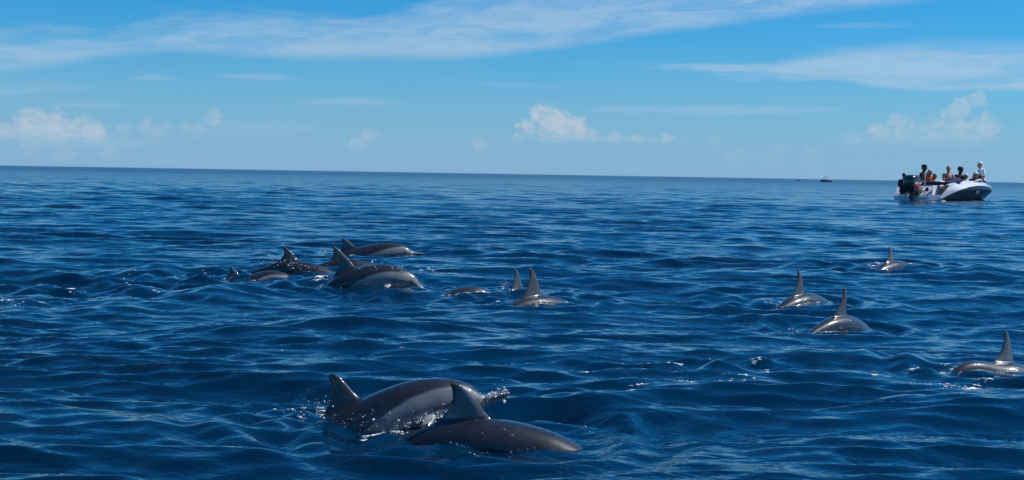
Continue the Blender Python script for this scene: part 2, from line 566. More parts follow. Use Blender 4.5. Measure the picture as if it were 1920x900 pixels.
# ================================================================== DOLPHIN PLACING TABLE
# px,py: photo pixel of the spine point under the fin (s=0.5); wl: pixel row of the waterline there (gives the distance)
# yaw: heading, 0 = to the right across the view, 90 = away; pitch: (s, degrees) along the spine
DOLPHINS = [
 dict(name='A', ft=.25, px=668, py=804, wl=803, L=1.62, yaw=6, roll=9, fin=1.22, sw=-.072, pitch=[(0, 18), (.085, 14), (.14, -8), (.22, 4), (.32, 20), (.42, 26), (.5, 20), (.62, 25), (.8, 10), (1, 0)], hi=True,
      label='large dolphin arching out of the water at the front, its snout and whole side showing',),
 dict(name='B', ft=1.5, fc=.98, px=885, py=839, wl=830, L=1.80, yaw=-4, roll=-3, fin=1.10, sw=-.048, pitch=[(0, -34), (.2, -30), (.33, -13), (.5, 0), (.65, 13), (.8, 16), (1, 10)], hi=True,
      label='nearest dolphin with a tall grey hooked fin, head already under water',),
 dict(name='C', px=661, py=487, wl=478, L=2.26, yaw=3, roll=3, fin=0.92, sw=-.045, pitch=[(0, 3), (.085, 2), (.14, -6), (.3, 12), (.5, 11), (.65, 12), (1, 6)],
      label='farthest dolphin of the left group, long thin snout held out over the water',),
 dict(name='D', tone=1.2, px=659, py=531, wl=531, L=1.95, yaw=0, roll=8, fin=1.18, sw=-.075, pitch=[(0, -36), (.1, -28), (.2, -14), (.35, 9), (.5, 18), (.6, 32), (.75, 42), (1, 40)],
      label='pale grey dolphin lit with sparkles, rolling forward beside a dark small fin',),
 dict(name='E', px=641, py=503, wl=498, L=1.70, yaw=8, roll=4, fin=1.2, pitch=[(0, -30), (.3, -16), (.5, 2), (.7, 14), (1, 16)],
      label='dark fin and bit of back just behind the pale sparkling dolphin',),
 dict(name='F', px=545, py=507, wl=508, L=1.68, yaw=5, roll=4, fin=1.12, sw=-.04, tone=.75, pitch=[(0, -24), (.15, -22), (.3, -14), (.5, -4), (.65, 14), (1, 18)],
      label='blackish dolphin with hooked fin diving forward behind a paler back',),
 dict(name='G', px=444, py=544, wl=517, L=1.80, yaw=0, roll=12, fin=0.92, tone=1.3, pitch=[(0, -44), (.12, -34), (.2, -8), (.3, 18), (.42, 24), (.5, -4), (.7, 8), (1, 10)],
      label='low dolphin split by a wave, fin left and pale rounded back to the right',),
 dict(name='H', px=819, py=586, wl=546, L=1.62, yaw=10, roll=0, fin=0.3, tone=1.7, pitch=[(0, -60), (.15, -25), (.22, 0), (.32, 25), (.5, 35), (1, 40)],
      label='small brownish strip of back without a fin, left of the twin fins',),
 dict(name='I', px=972, py=560, wl=541, L=1.62, yaw=58, roll=0, fin=1.55, sw=-.045, pitch=[(0, -24), (.3, -16), (.5, 0), (.7, 16), (1, 22)],
      label='narrow dark fin rising from splashing water, left of the twin fins',),
 dict(name='J', px=1002, py=578, wl=564, L=1.68, yaw=38, roll=0, fin=1.85, sw=-.06, tone=1.35, pitch=[(0, -20), (.3, -15), (.5, 0), (.7, 16), (1, 16)],
      label='dolphin with a broad tall grey fin, right one of the twin fins in the middle',),
 dict(name='K', fc=.74, hum=1, px=1502, py=574, wl=561, L=1.80, yaw=44, roll=-2, fin=1.66, sw=-.05, tone=1.35, pitch=[(0, -28), (.3, -20), (.5, 0), (.7, 18), (1, 24)],
      label='dolphin with thin dark-tipped fin, leftmost of the right hand group',),
 dict(name='L', fc=.76, px=1577, py=615, wl=602, L=1.60, yaw=44, roll=-6, fin=1.76, sw=-.06, tone=1.5, pitch=[(0, -34), (.3, -28), (.5, -6), (.7, 12), (.85, 20), (1, 26)],
      label='pale dolphin diving with a humped back, middle one of the right hand group',),
 dict(name='M', fc=.80, px=1672, py=508, wl=507, L=1.95, yaw=46, roll=0, fin=1.22, sw=-.05, tone=1.35, pitch=[(0, -20), (.3, -13), (.5, 0), (.7, 13), (1, 18)],
      label='dolphin farthest off in the right hand group, low back with pointed fin'),
 dict(name='N', fc=.85, px=1886, py=713, wl=690, L=1.62, yaw=27, roll=6, fin=1.55, sw=-.08, tone=1.7, pitch=[(0, -40), (.3, -34), (.42, -20), (.5, -4), (.56, -12), (.63, -20), (.70, -8), (.78, 26), (1, 44)],
      label='dolphin at the right edge of the photo, long pale back and tall upright fin'),
]

# ------------------------------------------------------------------ water features (before the mesh is built)
for d_ in DOLPHINS:
    q = at(d_['px'], d_['wl'])
    d_['q'] = q
    s_ = d_['L']
    FEAT.append(('k', q[0] + 0.2 * s_, q[1], 0.6 * s_, 0.55 * s_, 0.6))
    FEAT.append(('c', q[0], q[1], 0.50 * s_, 0.30 * s_, 0.007 if q[1] < 9 else 0.014, 40 + ord(d_['name'])))
    FEAT.append(('r', q[0], q[1], 0.42 * s_, 0.22 * s_, 0.20 * s_, 0.011 * s_, None, None))
# front pair
bump(560, 785, 0.14, 0.16, 0.045)
chop(560, 790, 0.16, 0.22, 0.030, 1)
bump(1120, 766, 0.20, 0.30, 0.060, 10)
bump(1050, 774, 0.30, 0.17, -0.12)
bump(1160, 790, 0.10, 0.16, 0.03, -20)
rings(1085, 800, 0.30, 0.16, 0.30, 0.022, -60, 80)
chop(720, 820, 0.16, 0.16, 0.014, 2)
# left group wakes
chop(280, 525, 2.2, 2.2, 0.028, 3)
chop(90, 535, 2.4, 2.6, 0.024, 4)
bump(300, 505, 0.30, 0.5, 0.12)
bump(420, 548, 0.75, 0.9, 0.10)
bump(470, 545, 0.5, 0.5, 0.06, -12)
chop(400, 512, 0.6, 0.7, 0.03, 5)
chop(620, 535, 0.5, 0.8, 0.022, 6)
chop(800, 515, 0.35, 0.8, 0.022, 7)
# middle
chop(945, 545, 0.22, 0.6, 0.028, 8)
rings(1000, 560, 0.9, 0.6, 0.7, 0.02)
bump(700, 610, 1.1, 0.5, 0.06)
# wake with flecks between the groups
chop(1360, 690, 0.75, 0.6, 0.036, 9)
bump(1330, 705, 0.5, 0.25, 0.035, -12)
chop(1180, 700, 0.6, 0.5, 0.008, 10)
# right group
for (x_, y_, r_) in [(1492, 562, 1.0), (1580, 604, 0.8), (1668, 508, 1.3), (1850, 695, 0.55)]:
    rings(x_, y_, r_, r_ * 0.55, r_ * 0.75, 0.016 * r_ + 0.006)
bump(1650, 600, 0.7, 0.5, -0.05)
bump(1740, 505, 1.0, 1.2, 0.08)
chop(1830, 712, 0.4, 0.35, 0.020, 12)
chop(1720, 705, 0.3, 0.3, 0.012, 13)
bump(1570, 670, 1.2, 0.35, 0.05, -6)
bump(1150, 590, 1.6, 0.5, 0.03, 5)

# ------------------------------------------------------------------ sea mesh: one sheet, finer near the viewer
def build_sea():
    th_in = np.radians(np.linspace(-24.5, 24.5, 640))
    e = np.radians(24.5)
    side = e + (2 * np.pi - 2 * e) * (np.linspace(0, 1, 74)[1:-1])
    th = np.concatenate([th_in, side])           # clockwise from +Y, wraps once round
    r = [0.6]   # the sheet runs out past the visible horizon
    while r[-1] < 4.6: r.append(r[-1] * 1.045)
    while r[-1] < 330: r.append(r[-1] * 1.0035)
    while r[-1] < 15000: r.append(r[-1] * 1.07)
    r = np.array(r)
    R, T = np.meshgrid(r, th, indexing='ij')
    X = R * np.sin(T); Y = R * np.cos(T)
    dr = np.gradient(r)[:, None] * np.ones_like(T)
    dth = np.full(len(th), th_in[1] - th_in[0]); dth[640:] = side[1] - side[0]
    cell = np.maximum(dr, (R * dth[None, :]) * 1.0)
    x = X.ravel(); y = Y.ravel(); c = cell.ravel()
    ox = np.empty_like(x); oy = np.empty_like(x); oz = np.empty_like(x)
    CH = 60000
    for i in range(0, len(x), CH):
        a, b, z = sea(x[i:i + CH], y[i:i + CH], c[i:i + CH])
        ox[i:i + CH], oy[i:i + CH], oz[i:i + CH] = a, b, z
    nr, nt = R.shape
    # centre point closes the sheet under the camera
    V = np.concatenate([np.stack([ox, oy, oz], 1), [[0, 0, 0.0]]]).astype(np.float32)
    i0 = np.arange(nr - 1)[:, None] * nt
    j = np.arange(nt)[None, :]; j1 = (j + 1) % nt
    Q = np.stack([i0 + j, i0 + nt + j, i0 + nt + j1, i0 + j1], -1).reshape(-1, 4)
    cidx = nr * nt
    Tt = np.stack([np.full(nt, cidx), np.arange(nt), (np.arange(nt) + 1) % nt], 1)
    me = bpy.data.meshes.new('sea')
    me.vertices.add(len(V)); me.vertices.foreach_set('co', V.ravel())
    loops = np.concatenate([Q.ravel(), Tt.ravel()]).astype(np.int32)
    me.loops.add(len(loops)); me.loops.foreach_set('vertex_index', loops)
    st = np.concatenate([np.arange(len(Q)) * 4, len(Q) * 4 + np.arange(len(Tt)) * 3]).astype(np.int32)
    me.polygons.add(len(st)); me.polygons.foreach_set('loop_start', st)
    me.update(calc_edges=True)
    me.polygons.foreach_set('use_smooth', np.ones(len(st), bool))
    mic = np.concatenate([sstep(np.log(np.maximum(c, 1e-3)), math.log(0.08), math.log(2.5)), [0.0]]).astype(np.float32)
    a = me.attributes.new('unresolved', 'FLOAT', 'POINT')
    a.data.foreach_set('value', mic)
    return me
sea_o = obj('sea', build_sea(), None, m_sea, smooth=False)
tag(sea_o, 'deep blue open sea with small wind waves reaching to the horizon', kind='structure')

# ------------------------------------------------------------------ dolphin body
PROF = [(-0.002, .003, -.009, .004), (.006, .006, -.012, .008), (.02, .008, -.015, .0115), (.05, .011, -.018, .0145), (.08, .015, -.023, .019), (.092, .024, -.028, .026),
        (.105, .038, -.033, .034), (.13, .052, -.042, .044), (.17, .062, -.053, .055), (.22, .069, -.064, .064), (.30, .077, -.077, .073),
        (.40, .081, -.085, .078), (.50, .078, -.082, .074), (.60, .066, -.070, .060), (.70, .050, -.055, .042), (.80, .036, -.039, .025),
        (.88, .026, -.027, .014), (.95, .016, -.016, .010), (.995, .007, -.007, .007)]
def prof(s):
    P = np.array(PROF)
    return [float(np.interp(s, P[:, 0], P[:, i])) for i in (1, 2, 3)]

def dolphin_straight(voxel, finh, sw, fc=1.0):
    g = Geo()
    rings_ = []
    for s, tp, bt, w in PROF:
        n = 28; rg = []
        for j in range(n):
            a = 2 * math.pi * j / n
            cs, sn = math.cos(a), math.sin(a)
            z = (tp if sn > 0 else -bt) * abs(sn) ** 0.95 * (1 if sn > 0 else -1)
            y = w * (abs(cs) ** 0.95) * (1 if cs > 0 else -1)
            rg.append((0.5 - s, y, z))
        rings_.append(rg)
    g.loft(rings_)
    def foil(le, te, c, half):          # closed section, points (s, thickness)
        pts = []
        m = 9
        for i in range(m + 1):
            u = i / m
            th = half * 2.0 * (math.sqrt(max(u, 0)) * (1 - u) ** 0.9) * 1.15 + half * 0.05
            pts.append((le + (te - le) * u, th))
        return pts
    # dorsal fin
    fr = []
    for t_, le, te, hf in [(-.35, .395, .64, .040), (0, .428, .600, .020), (.1, .452, .585, .0125), (.25, .476, .577, .0105), (.45, .502, .573, .0090), (.65, .527, .576, .0075),
                           (.82, .550, .586, .0058), (.93, .568, .594, .0044), (1.0, .583, .599, .0030)]:
        z = .068 + .100 * finh * t_ if t_ >= 0 else .068 + .10 * t_
        le = te - (te - le) * (fc if t_ > 0 else (1 + fc) / 2); le += sw * max(0, t_); te += sw * max(0, t_)
        p_ = foil(le, te, 0, hf)
        rg = [(0.5 - a, b, z) for a, b in p_] + [(0.5 - a, -b, z) for a, b in p_[::-1]]
        fr.append(rg)
    g.loft(fr)
    # flukes
    for sg in (-1, 1):
        fr = []
        for t_, le, te, hf in [(0, .935, 1.0, .013), (.25, .948, .998, .009), (.5, .965, 1.003, .007), (.75, .985, 1.012, .005), (1.0, 1.008, 1.022, .0025)]:
            y = sg * (t_ * .118)
            p_ = foil(le, te, 0, hf)
            fr.append([(0.5 - a, y, b) for a, b in p_] + [(0.5 - a, y, -b) for a, b in p_[::-1]])
        g.loft(fr if sg > 0 else fr)
        # flipper
        fr = []
        for t_, le, te, hf in [(0, .235, .29, .013), (.3, .250, .30, .009), (.6, .272, .311, .007), (.85, .297, .322, .005), (1.0, .318, .331, .0025)]:
            y = sg * (.045 + t_ * .085); z = -.040 - t_ * .062
            p_ = foil(le, te, 0, hf)
            fr.append([(0.5 - a, y, z + b) for a, b in p_] + [(0.5 - a, y, z - b) for a, b in p_[::-1]])
        g.loft(fr)
    return g.remesh('dolphin_body', voxel, 5, 0.5)

def dolphin_pattern(co, finh, sw, fc=1.0, ft=1.0):
    s = 0.5 - co[:, 0]; z = co[:, 2]; y = co[:, 1]
    top = np.interp(s, [q[0] for q in PROF], [q[1] for q in PROF])
    nz = np.array([mnoise.fractal(Vector((a * 6, b * 6, c * 9)), 1.0, 2.0, 4) for a, b, c in co[::1]]) if len(co) < 90000 else 0
    nz = nz * 0.006
    cape = np.array((.014, .0158, .0190)); flank = np.array((.185, .19, .20)); belly = np.array((.28, .285, .295)); dark = np.array((.012, .012, .014))
    zc = np.interp(s, [0, .09, .15, .25, .38, .5, .6, .75, 1], [.006, .018, .046, .036, .010, -.022, -.040, -.030, -.012]) + nz
    zb = np.interp(s, [0, .09, .2, .4, .6, .8, 1], [-.006, -.018, -.030, -.050, -.056, -.038, -.05]) + nz
    kc = sstep(z, zc - .007, zc + .007)[:, None]
    kb = sstep(z, zb - .010, zb + .008)[:, None]
    c = belly * (1 - kb) + flank * kb
    c = c * (1 - kc) + cape * kc
    # fin: dark edge, paler grey middle
    fz = (z - .075) / .10 / finh
    onfin = sstep(z - top, .004, .018) * ((s > .4) & (s < .66))
    le = np.interp(fz, [0, .25, .5, .75, 1, 1.4], [.428, .476, .508, .54, .583, .60])
    te = np.interp(fz, [0, .25, .5, .75, 1, 1.4], [.600, .577, .573, .581, .599, .61])
    le = te - (te - le) * fc + sw * np.clip(fz, 0, 1); te = te + sw * np.clip(fz, 0, 1)
    mid = np.clip(1 - np.abs((s - (le + te) / 2) / np.maximum((te - le) / 2, .005)), 0, 1)
    fc = cape * 1.1 + (np.array((.105, .111, .12)) * ft - cape) * (sstep(mid, .05, .6) * (1 - sstep(fz, .55, 1.05)))[:, None]
    c = c * (1 - onfin[:, None]) + fc * onfin[:, None]
    # eye patch and stripe to the flipper, dark lips, dark flukes and flippers
    stripe = np.exp(-((z - np.interp(s, [.1, .14, .25], [.0, .002, -.030])) / .006) ** 2) * sstep(s, .085, .11) * (1 - sstep(s, .23, .27)) * 0.75
    eye = np.exp(-((s - .135) / .010) ** 2 - ((z - .003) / .008) ** 2)
    lips = np.exp(-((z + .004) / .003) ** 2) * (1 - sstep(s, .08, .10))
    k = np.clip(stripe + eye + lips, 0, 1)[:, None]
    c = c * (1 - k) + dark * k
    ext = ((np.abs(y) > .088) | (s > .965))[:, None]
    c = np.where(ext, cape * 1.2, c)
    return np.clip(c, 0, 1)

_cache = {}
def dolphin_base(hi, finh, sw, fc, ft):
    key = (hi, round(finh, 2), sw, fc, ft)
    if key not in _cache:
        me = dolphin_straight(0.0040 if hi else 0.0062, finh, sw, fc)
        n = len(me.vertices)
        co = np.empty(n * 3, np.float32); me.vertices.foreach_get('co', co); co = co.reshape(-1, 3).astype(float)
        col = dolphin_pattern(co, finh, sw, fc, ft)
        _cache[key] = (me, co, col)
    return _cache[key]

def bend(co, pitch, roll, L):
    s = 0.5 - co[:, 0]
    S = np.linspace(-0.05, 1.1, 461)
    th = np.radians(np.interp(S, [q[0] for q in pitch], [q[1] for q in pitch]))
    # smooth the pitch so that the body bends evenly
    k = np.hanning(31); k /= k.sum()
    th = np.convolve(np.pad(th, 15, mode='edge'), k, mode='valid')
    ds = S[1] - S[0]
    cx = -np.concatenate([[0], np.cumsum(np.cos((th[1:] + th[:-1]) / 2)) * ds])
    cz = -np.concatenate([[0], np.cumsum(np.sin((th[1:] + th[:-1]) / 2)) * ds])
    x0 = np.interp(.5, S, cx); z0 = np.interp(.5, S, cz)
    cx -= x0; cz -= z0
    t = np.interp(s, S, th); X = np.interp(s, S, cx); Z = np.interp(s, S, cz)
    r = math.radians(roll)
    y = co[:, 1] * math.cos(r) + co[:, 2] * math.sin(r)
    z = -co[:, 1] * math.sin(r) + co[:, 2] * math.cos(r)
    return np.stack([(X - z * np.sin(t)), y, (Z + z * np.cos(t))], 1) * L

def proj(P):
    d = np.asarray(P) - CP
    w = d @ F_
    return 960 + FPX * (d @ R_) / w, 450 - FPX * (d @ U_) / w

LINE = []
for D in DOLPHINS:
    me0, co, col = dolphin_base(D.get('hi', False), D['fin'], D.get('sw', -.03), D.get('fc', 1.0), D.get('ft', .6))
    dist = float(np.dot(D['q'] - CP, F_))
    dr = ray(D['px'], D['py'])
    P0 = CP + dr * (dist / float(np.dot(dr, F_)))
    e = empty('dolphin', tuple(P0), rad(D['yaw']))
    tag(e, D['label'], 'dolphin', 'dolphins surfacing in the pod')
    me = me0.copy(); me.name = 'body'
    c2_ = bend(co, D['pitch'], D['roll'], D['L'])
    me.vertices.foreach_set('co', c2_.astype(np.float32).ravel())
    at_ = me.color_attributes.new('pattern', 'FLOAT_COLOR', 'POINT')
    cc = col * D.get('tone', 1.0)
    at_.data.foreach_set('color', np.concatenate([cc, np.ones((len(cc), 1))], 1).astype(np.float32).ravel())
    me.update()
    obj('body', me, e, m_skin)
    Wv = np.stack([c2_[:, 0] * math.cos(rad(D['yaw'])) - c2_[:, 1] * math.sin(rad(D['yaw'])), c2_[:, 0] * math.sin(rad(D['yaw'])) + c2_[:, 1] * math.cos(rad(D['yaw'])), c2_[:, 2]], 1) + P0
    sel_ = Wv[np.random.default_rng(3).permutation(len(Wv))[:5000]]
    dz_ = sel_[:, 2] - water_many(sel_[:, 0].copy(), sel_[:, 1].copy())
    LINE.append((sel_[np.abs(dz_) < 0.011 * max(1, dist / 9)], dist))
    # the two eyes
    for sg in (-1, 1):
        ep = bend(np.array([[0.5 - .135, sg * .0435, .003]]), D['pitch'], D['roll'], D['L'])[0]
        g = Geo().ball(ep, .0075 * D['L'] / 1.6, 6)
        obj('eye', g.mesh('eye'), e, m_eye)
    # report key points
    key = np.array([[-.091 - D.get('sw', -.03), 0, .068 + .1 * D['fin']], [.50, 0, 0], [.072, 0, .085], [.37, 0, .052]])
    kw = bend(key, D['pitch'], D['roll'], D['L'])
    ca_, sa_ = math.cos(rad(D['yaw'])), math.sin(rad(D['yaw']))
    kw = np.stack([kw[:, 0] * ca_ - kw[:, 1] * sa_, kw[:, 0] * sa_ + kw[:, 1] * ca_, kw[:, 2]], 1) + P0
    kp = [tuple(int(v) for v in proj(q)) for q in kw]
    print('DOLPHIN', D['name'], 'fintip', kp[0], 'nose', kp[1], 'finfront', kp[2], 'melon', kp[3], 'dist %.1f' % dist)

exec_boats = True
# ------------------------------------------------------------------ foam, droplets, seaweed
ico = bmesh.new(); bmesh.ops.create_icosphere(ico, subdivisions=1, radius=1.0)
ICOV = np.array([v.co[:] for v in ico.verts]); ICOF = [[v.index for v in f.verts] for f in ico.faces]; ico.free()
def flecks(pts, sizes, flat, name, m, label, lift=0.3, cat=None):
    """pts world xyz; every fleck is a small uneven blob"""
    n = len(pts)
    if n == 0: return None
    rg = np.random.default_rng(len(name) + n)
    V = np.empty((n, len(ICOV), 3))
    for i in range(n):
        s = sizes[i]
        a = rg.uniform(0, 6.28)
        st = rg.uniform(0.9, 4.2 if flat < 0.5 else 1.5)
        v = ICOV * (1 + rg.uniform(-.35, .35, (len(ICOV), 1)))
        v = v * np.array([s * st, s, s * flat])
        ca, sa = math.cos(a * 0.25 - 0.8), math.sin(a * 0.25 - 0.8)
        v = np.stack([v[:, 0] * ca - v[:, 1] * sa, v[:, 0] * sa + v[:, 1] * ca, v[:, 2]], 1)
        V[i] = v + pts[i]
    F = (np.array(ICOF)[None] + (np.arange(n) * len(ICOV))[:, None, None]).reshape(-1, 3)
    me = mesh(name, V.reshape(-1, 3), F.tolist())
    o = obj(name, me, None, m)
    tag(o, label, kind='stuff')
    return o
def foam_on(areas, label, name='sea_foam', m=None, seed=0, flat=0.35):
    """areas: (px, py, half width px, half height px, count, size px, clump)"""
    rg = np.random.default_rng(100 + seed)
    X, Y, S = [], [], []
    for (px, py, hw, hh, n, sp, slope_) in areas:
        n = int(n * 2)
        nc = max(1, n // 7)
        cu_ = rg.uniform(-1, 1, nc); cv_ = rg.normal(0, .5, nc)
        for i in range(n):
            k = rg.integers(nc)
            u = cu_[k] + rg.normal(0, .07); v = cv_[k] + rg.normal(0, .16)
            x = px + u * hw; y = py + v * hh + slope_ * u * hw
            q = at(x, max(y, 330))
            X.append(q[0]); Y.append(q[1]); S.append(1.0 * sp * min(2.3, math.exp(rg.normal(-.55, .75))) / (FPX / (q[1])))
    X = np.array(X); Y = np.array(Y); S = np.array(S)
    Z = water_many(X, Y)
    return flecks(np.stack([X, Y, Z + S * flat * 0.4], 1), S, flat, name, m or m_foam, label)
foam_on([(560, 768, 45, 12, 60, 1.3, -0.1), (590, 775, 22, 10, 40, 1.7, -.1), (545, 790, 25, 8, 20, 1.2, .2)],
        'white flecks of spray behind the tail stock of the arching front dolphin', seed=1)
foam_on([(705, 816, 30, 5, 50, 2.0, -0.35), (735, 812, 30, 4, 40, 1.9, .3), (690, 802, 30, 4, 24, 1.3, -.1)],
        'white foam crest between the two front dolphins', seed=2)
foam_on([(700, 806, 60, 3, 40, 1.1, 0), (800, 800, 60, 5, 50, 1.1, -.1), (940, 758, 16, 6, 14, 1.2, 0)],
        'glittering droplets on the water beside the belly of the arching front dolphin', seed=3)
foam_on([(1185, 694, 100, 5, 44, 1.4, -.05), (1340, 684, 90, 10, 50, 1.4, .05), (1395, 705, 14, 16, 9, 1.2, 0), (1290, 724, 110, 4, 40, 1.5, -.05), (1450, 703, 16, 4, 10, 1.0, -.3), (1105, 700, 40, 10, 10, 1.1, 0)],
        'scattered foam flecks in the empty wake between the middle and right dolphins', seed=4)
foam_on([(1730, 692, 44, 4, 50, 1.5, -.12), (1770, 696, 36, 6, 30, 1.4, 0), (1840, 716, 40, 5, 55, 1.6, -.32), (1740, 718, 80, 5, 30, 1.2, .05), (1640, 710, 18, 6, 10, 1.1, .1)],
        'streaks of foam behind the dolphin at the right edge', seed=5)
foam_on([(405, 508, 30, 4, 34, 1.2, .05), (590, 524, 26, 6, 40, 1.4, 0), (625, 526, 30, 6, 36, 1.2, 0), (750, 536, 14, 3, 20, 1.3, 0), (805, 507, 16, 4, 18, 1.1, 0), (640, 496, 24, 3, 20, 1.0, 0), (610, 471, 22, 3, 14, .9, 0)],
        'small white splashes among the dolphins of the left group', seed=6)
foam_on([(250, 528, 130, 16, 40, 1.2, 0), (60, 560, 90, 12, 22, 1.2, 0), (90, 500, 80, 3, 16, .9, 0), (250, 550, 20, 3, 10, 1.5, -.2)],
        'thin foam flecks in the dark disturbed water left of the group', seed=7)
foam_on([(948, 534, 9, 6, 30, 1.3, 0), (976, 537, 8, 4, 14, 1.2, 0), (915, 562, 30, 4, 18, 1.1, 0), (865, 549, 16, 3, 18, 1.1, -.1), (1005, 566, 36, 2.5, 26, 1.0, -.05)],
        'splashing droplets round the twin fins in the middle', seed=8)
foam_on([(1460, 560, 40, 4, 26, 1.1, 0), (1500, 563, 30, 3, 12, 1.0, 0), (1535, 604, 16, 3, 26, 1.3, 0), (1490, 602, 26, 3, 14, 1.0, 0), (1640, 505, 14, 3, 26, 1.2, 0), (1712, 502, 12, 2, 14, 1.0, 0), (1800, 690, 20, 4, 30, 1.4, -.2)],
        'bright flecks at the waterlines of the right hand dolphins', seed=9)
foam_on([(700, 640, 600, 60, 10, .9, 0), (1300, 790, 500, 60, 6, 1.0, 0), (530, 655, 3, 1, 2, 1.6, 0), (739, 682, 3, 1, 3, 1.6, 0)],
        'single bright specks of foam on the open water', seed=10)

# beads of foam strung along the waterline of every dolphin
rg_ = np.random.default_rng(77); P_, S_l = [], []
for pts_, dist in LINE:
    if len(pts_) == 0: continue
    cen = pts_[rg_.integers(len(pts_), size=7)]
    for _ in range(150):
        q = pts_[rg_.integers(len(pts_))]
        if np.min(np.hypot(*(cen[:, :2] - q[:2]).T)) > 0.10: continue
        q = q + np.array([rg_.normal(0, .015), rg_.normal(-.02, .02), 0])
        P_.append(q); S_l.append(0.75 * min(3, math.exp(rg_.normal(-.5, .6))) / (FPX / dist))
P_ = np.array(P_); P_[:, 2] = water_many(P_[:, 0].copy(), P_[:, 1].copy()) + .002
flecks(P_, np.array(S_l), .4, 'sea_foam', m_foam, 'beads of white foam along the waterlines of the dolphins')

# droplets thrown up behind the tail and off the snout
def drops(px, py, hw, hh, n, size, ref_py, label, seed, slope_=0.0, near=0.0):
    rg = np.random.default_rng(seed)
    q0 = at(px, ref_py); dist = float(np.dot(q0 - CP, F_)) - near
    P, S = [], []
    n = int(n * 1.8)
    for i in range(n):
        ux = rg.normal(0, hw * .5)
        dr = ray(px + ux, py + ux * slope_ + rg.normal(0, hh * .5))
        d = dist + rg.normal(0, .06 if near == 0 else .02)
        P.append(CP + dr * (d / float(np.dot(dr, F_)))); S.append(size * math.exp(rg.normal(-.75, .6)) / (FPX / d))
    return flecks(np.array(P), np.array(S), 1.0, 'water_droplets', m_foam, label)
drops(595, 765, 30, 22, 46, .9, 803, 'droplets flying up behind the tail of the arching front dolphin', 21)
drops(927, 738, 24, 7, 60, 1.2, 803, 'droplets falling from the snout of the arching front dolphin', 22, -.35, .03)
drops(806, 782, 62, 15, 150, 1.1, 803, 'sheet of glittering droplets pouring off the belly of the arching front dolphin', 25, -.26, .13)
drops(672, 790, 50, 18, 30, 1.1, 803, 'droplets on the tail stock of the arching front dolphin', 26, .02, .12)
drops(720, 505, 60, 22, 46, .9, 531, 'white droplets standing for sun glints over the side of the pale left dolphin', 27, 0, .17)  # foam-white flecks: the sun sparkle on the wet flank is put into their colour
drops(735, 516, 34, 14, 50, 1.0, 531, 'white droplets standing for sun glints by the cheek of the pale left dolphin', 28, -.1, .16)  # same here, the glints are painted as white flecks
drops(545, 494, 50, 16, 40, .8, 508, 'white droplets standing for sun glints on the back of the blackish diving dolphin', 29, 0, .14)  # sun sparkle on the dark back, painted as foam-white flecks
drops(945, 534, 10, 8, 22, .9, 541, 'droplets beside the narrow dark fin in the middle', 23)
drops(1095, 802, 5, 5, 8, .9, 803, 'droplets where the nearest dolphin dips its head under', 24)

# seaweed scrap
def seaweed():
    rg = np.random.default_rng(5)
    g = Geo()
    for i in range(40):
        px = 252 + rg.uniform(0, 64); py = 690 + rg.normal(0, 2.2) - (px - 284) * .06
        q = at(px, py); z = water_z(q[0], q[1])
        pts = []; a = rg.uniform(-.5, .5)
        for k in range(4):
            pts.append((q[0] + k * .010 * math.cos(a), q[1] + k * .012 * math.sin(a), z + .001 + rg.uniform(-.002, .003)))
        g.tube(pts, [(.002, .001), (.003, .001), (.0025, .001), (.001, .0007)], 6)
    o = obj('seaweed', g.mesh('seaweed'), None, m_weed)
    tag(o, 'scrap of brown seaweed afloat on the water at the lower left', kind='stuff')
seaweed()
# ================================================================== boats and people
m_gel = simple('white_gelcoat', (0.78, 0.78, 0.78), 0.22, 0.5, 0.6, 0.03, 3)
m_black = simple('black_hull_paint', (0.012, 0.012, 0.014), 0.35, 0.3, 0.15, 0.2, 3)
m_cowl = simple('engine_cowling', (0.022, 0.023, 0.025), 0.25, 0.5, 0.5, 0.2, 6)
m_leg = simple('engine_leg_metal', (0.015, 0.015, 0.017), 0.4, 0.5, 0.2, 0.3, 12)
m_red = simple('red_decal', (0.55, 0.03, 0.04), 0.3, 0.5, 0.4, 0.05, 8)
m_let = simple('white_lettering', (0.8, 0.8, 0.8), 0.4, 0.5, 0, 0.03, 8)
m_tarp = simple('blue_canvas', (0.005, 0.022, 0.085), 0.75, 0.2, 0, 0.3, 5, bump=0.02)
m_metal = simple('stainless_steel', (0.7, 0.7, 0.7), 0.2, 0.5, 0, 0.05, 10, metal=1.0)
m_cush = simple('salmon_cushion', (0.55, 0.30, 0.27), 0.6, 0.3, 0, 0.08, 10)
m_rub = simple('black_rubber', (0.012, 0.012, 0.012), 0.6, 0.4, 0, 0.2, 12)

BX, BY = None, 64.0
bd = ray(1717, 375)
BX = bd[0] / bd[1] * BY
BZ = SWELL + 0.0
BANG = rad(45)
ca_, sa_ = math.cos(BANG), math.sin(BANG)
def b2w(x, y, z):
    return np.array([BX + x * ca_ - y * sa_, BY + x * sa_ + y * ca_, BZ + z])
def boat_x(px, y):
    """boat x at which the point (x, y) stands on photo column px"""
    lo, hi = -2.0, 9.0
    for _ in range(40):
        m_ = (lo + hi) / 2
        if proj(b2w(m_, y, 0.8))[0] < px: lo = m_
        else: hi = m_
    return lo
def boat_z(row, x, y):
    lo, hi = -1.0, 4.0
    for _ in range(40):
        m_ = (lo + hi) / 2
        if proj(b2w(x, y, m_))[1] > row: lo = m_
        else: hi = m_
    return lo

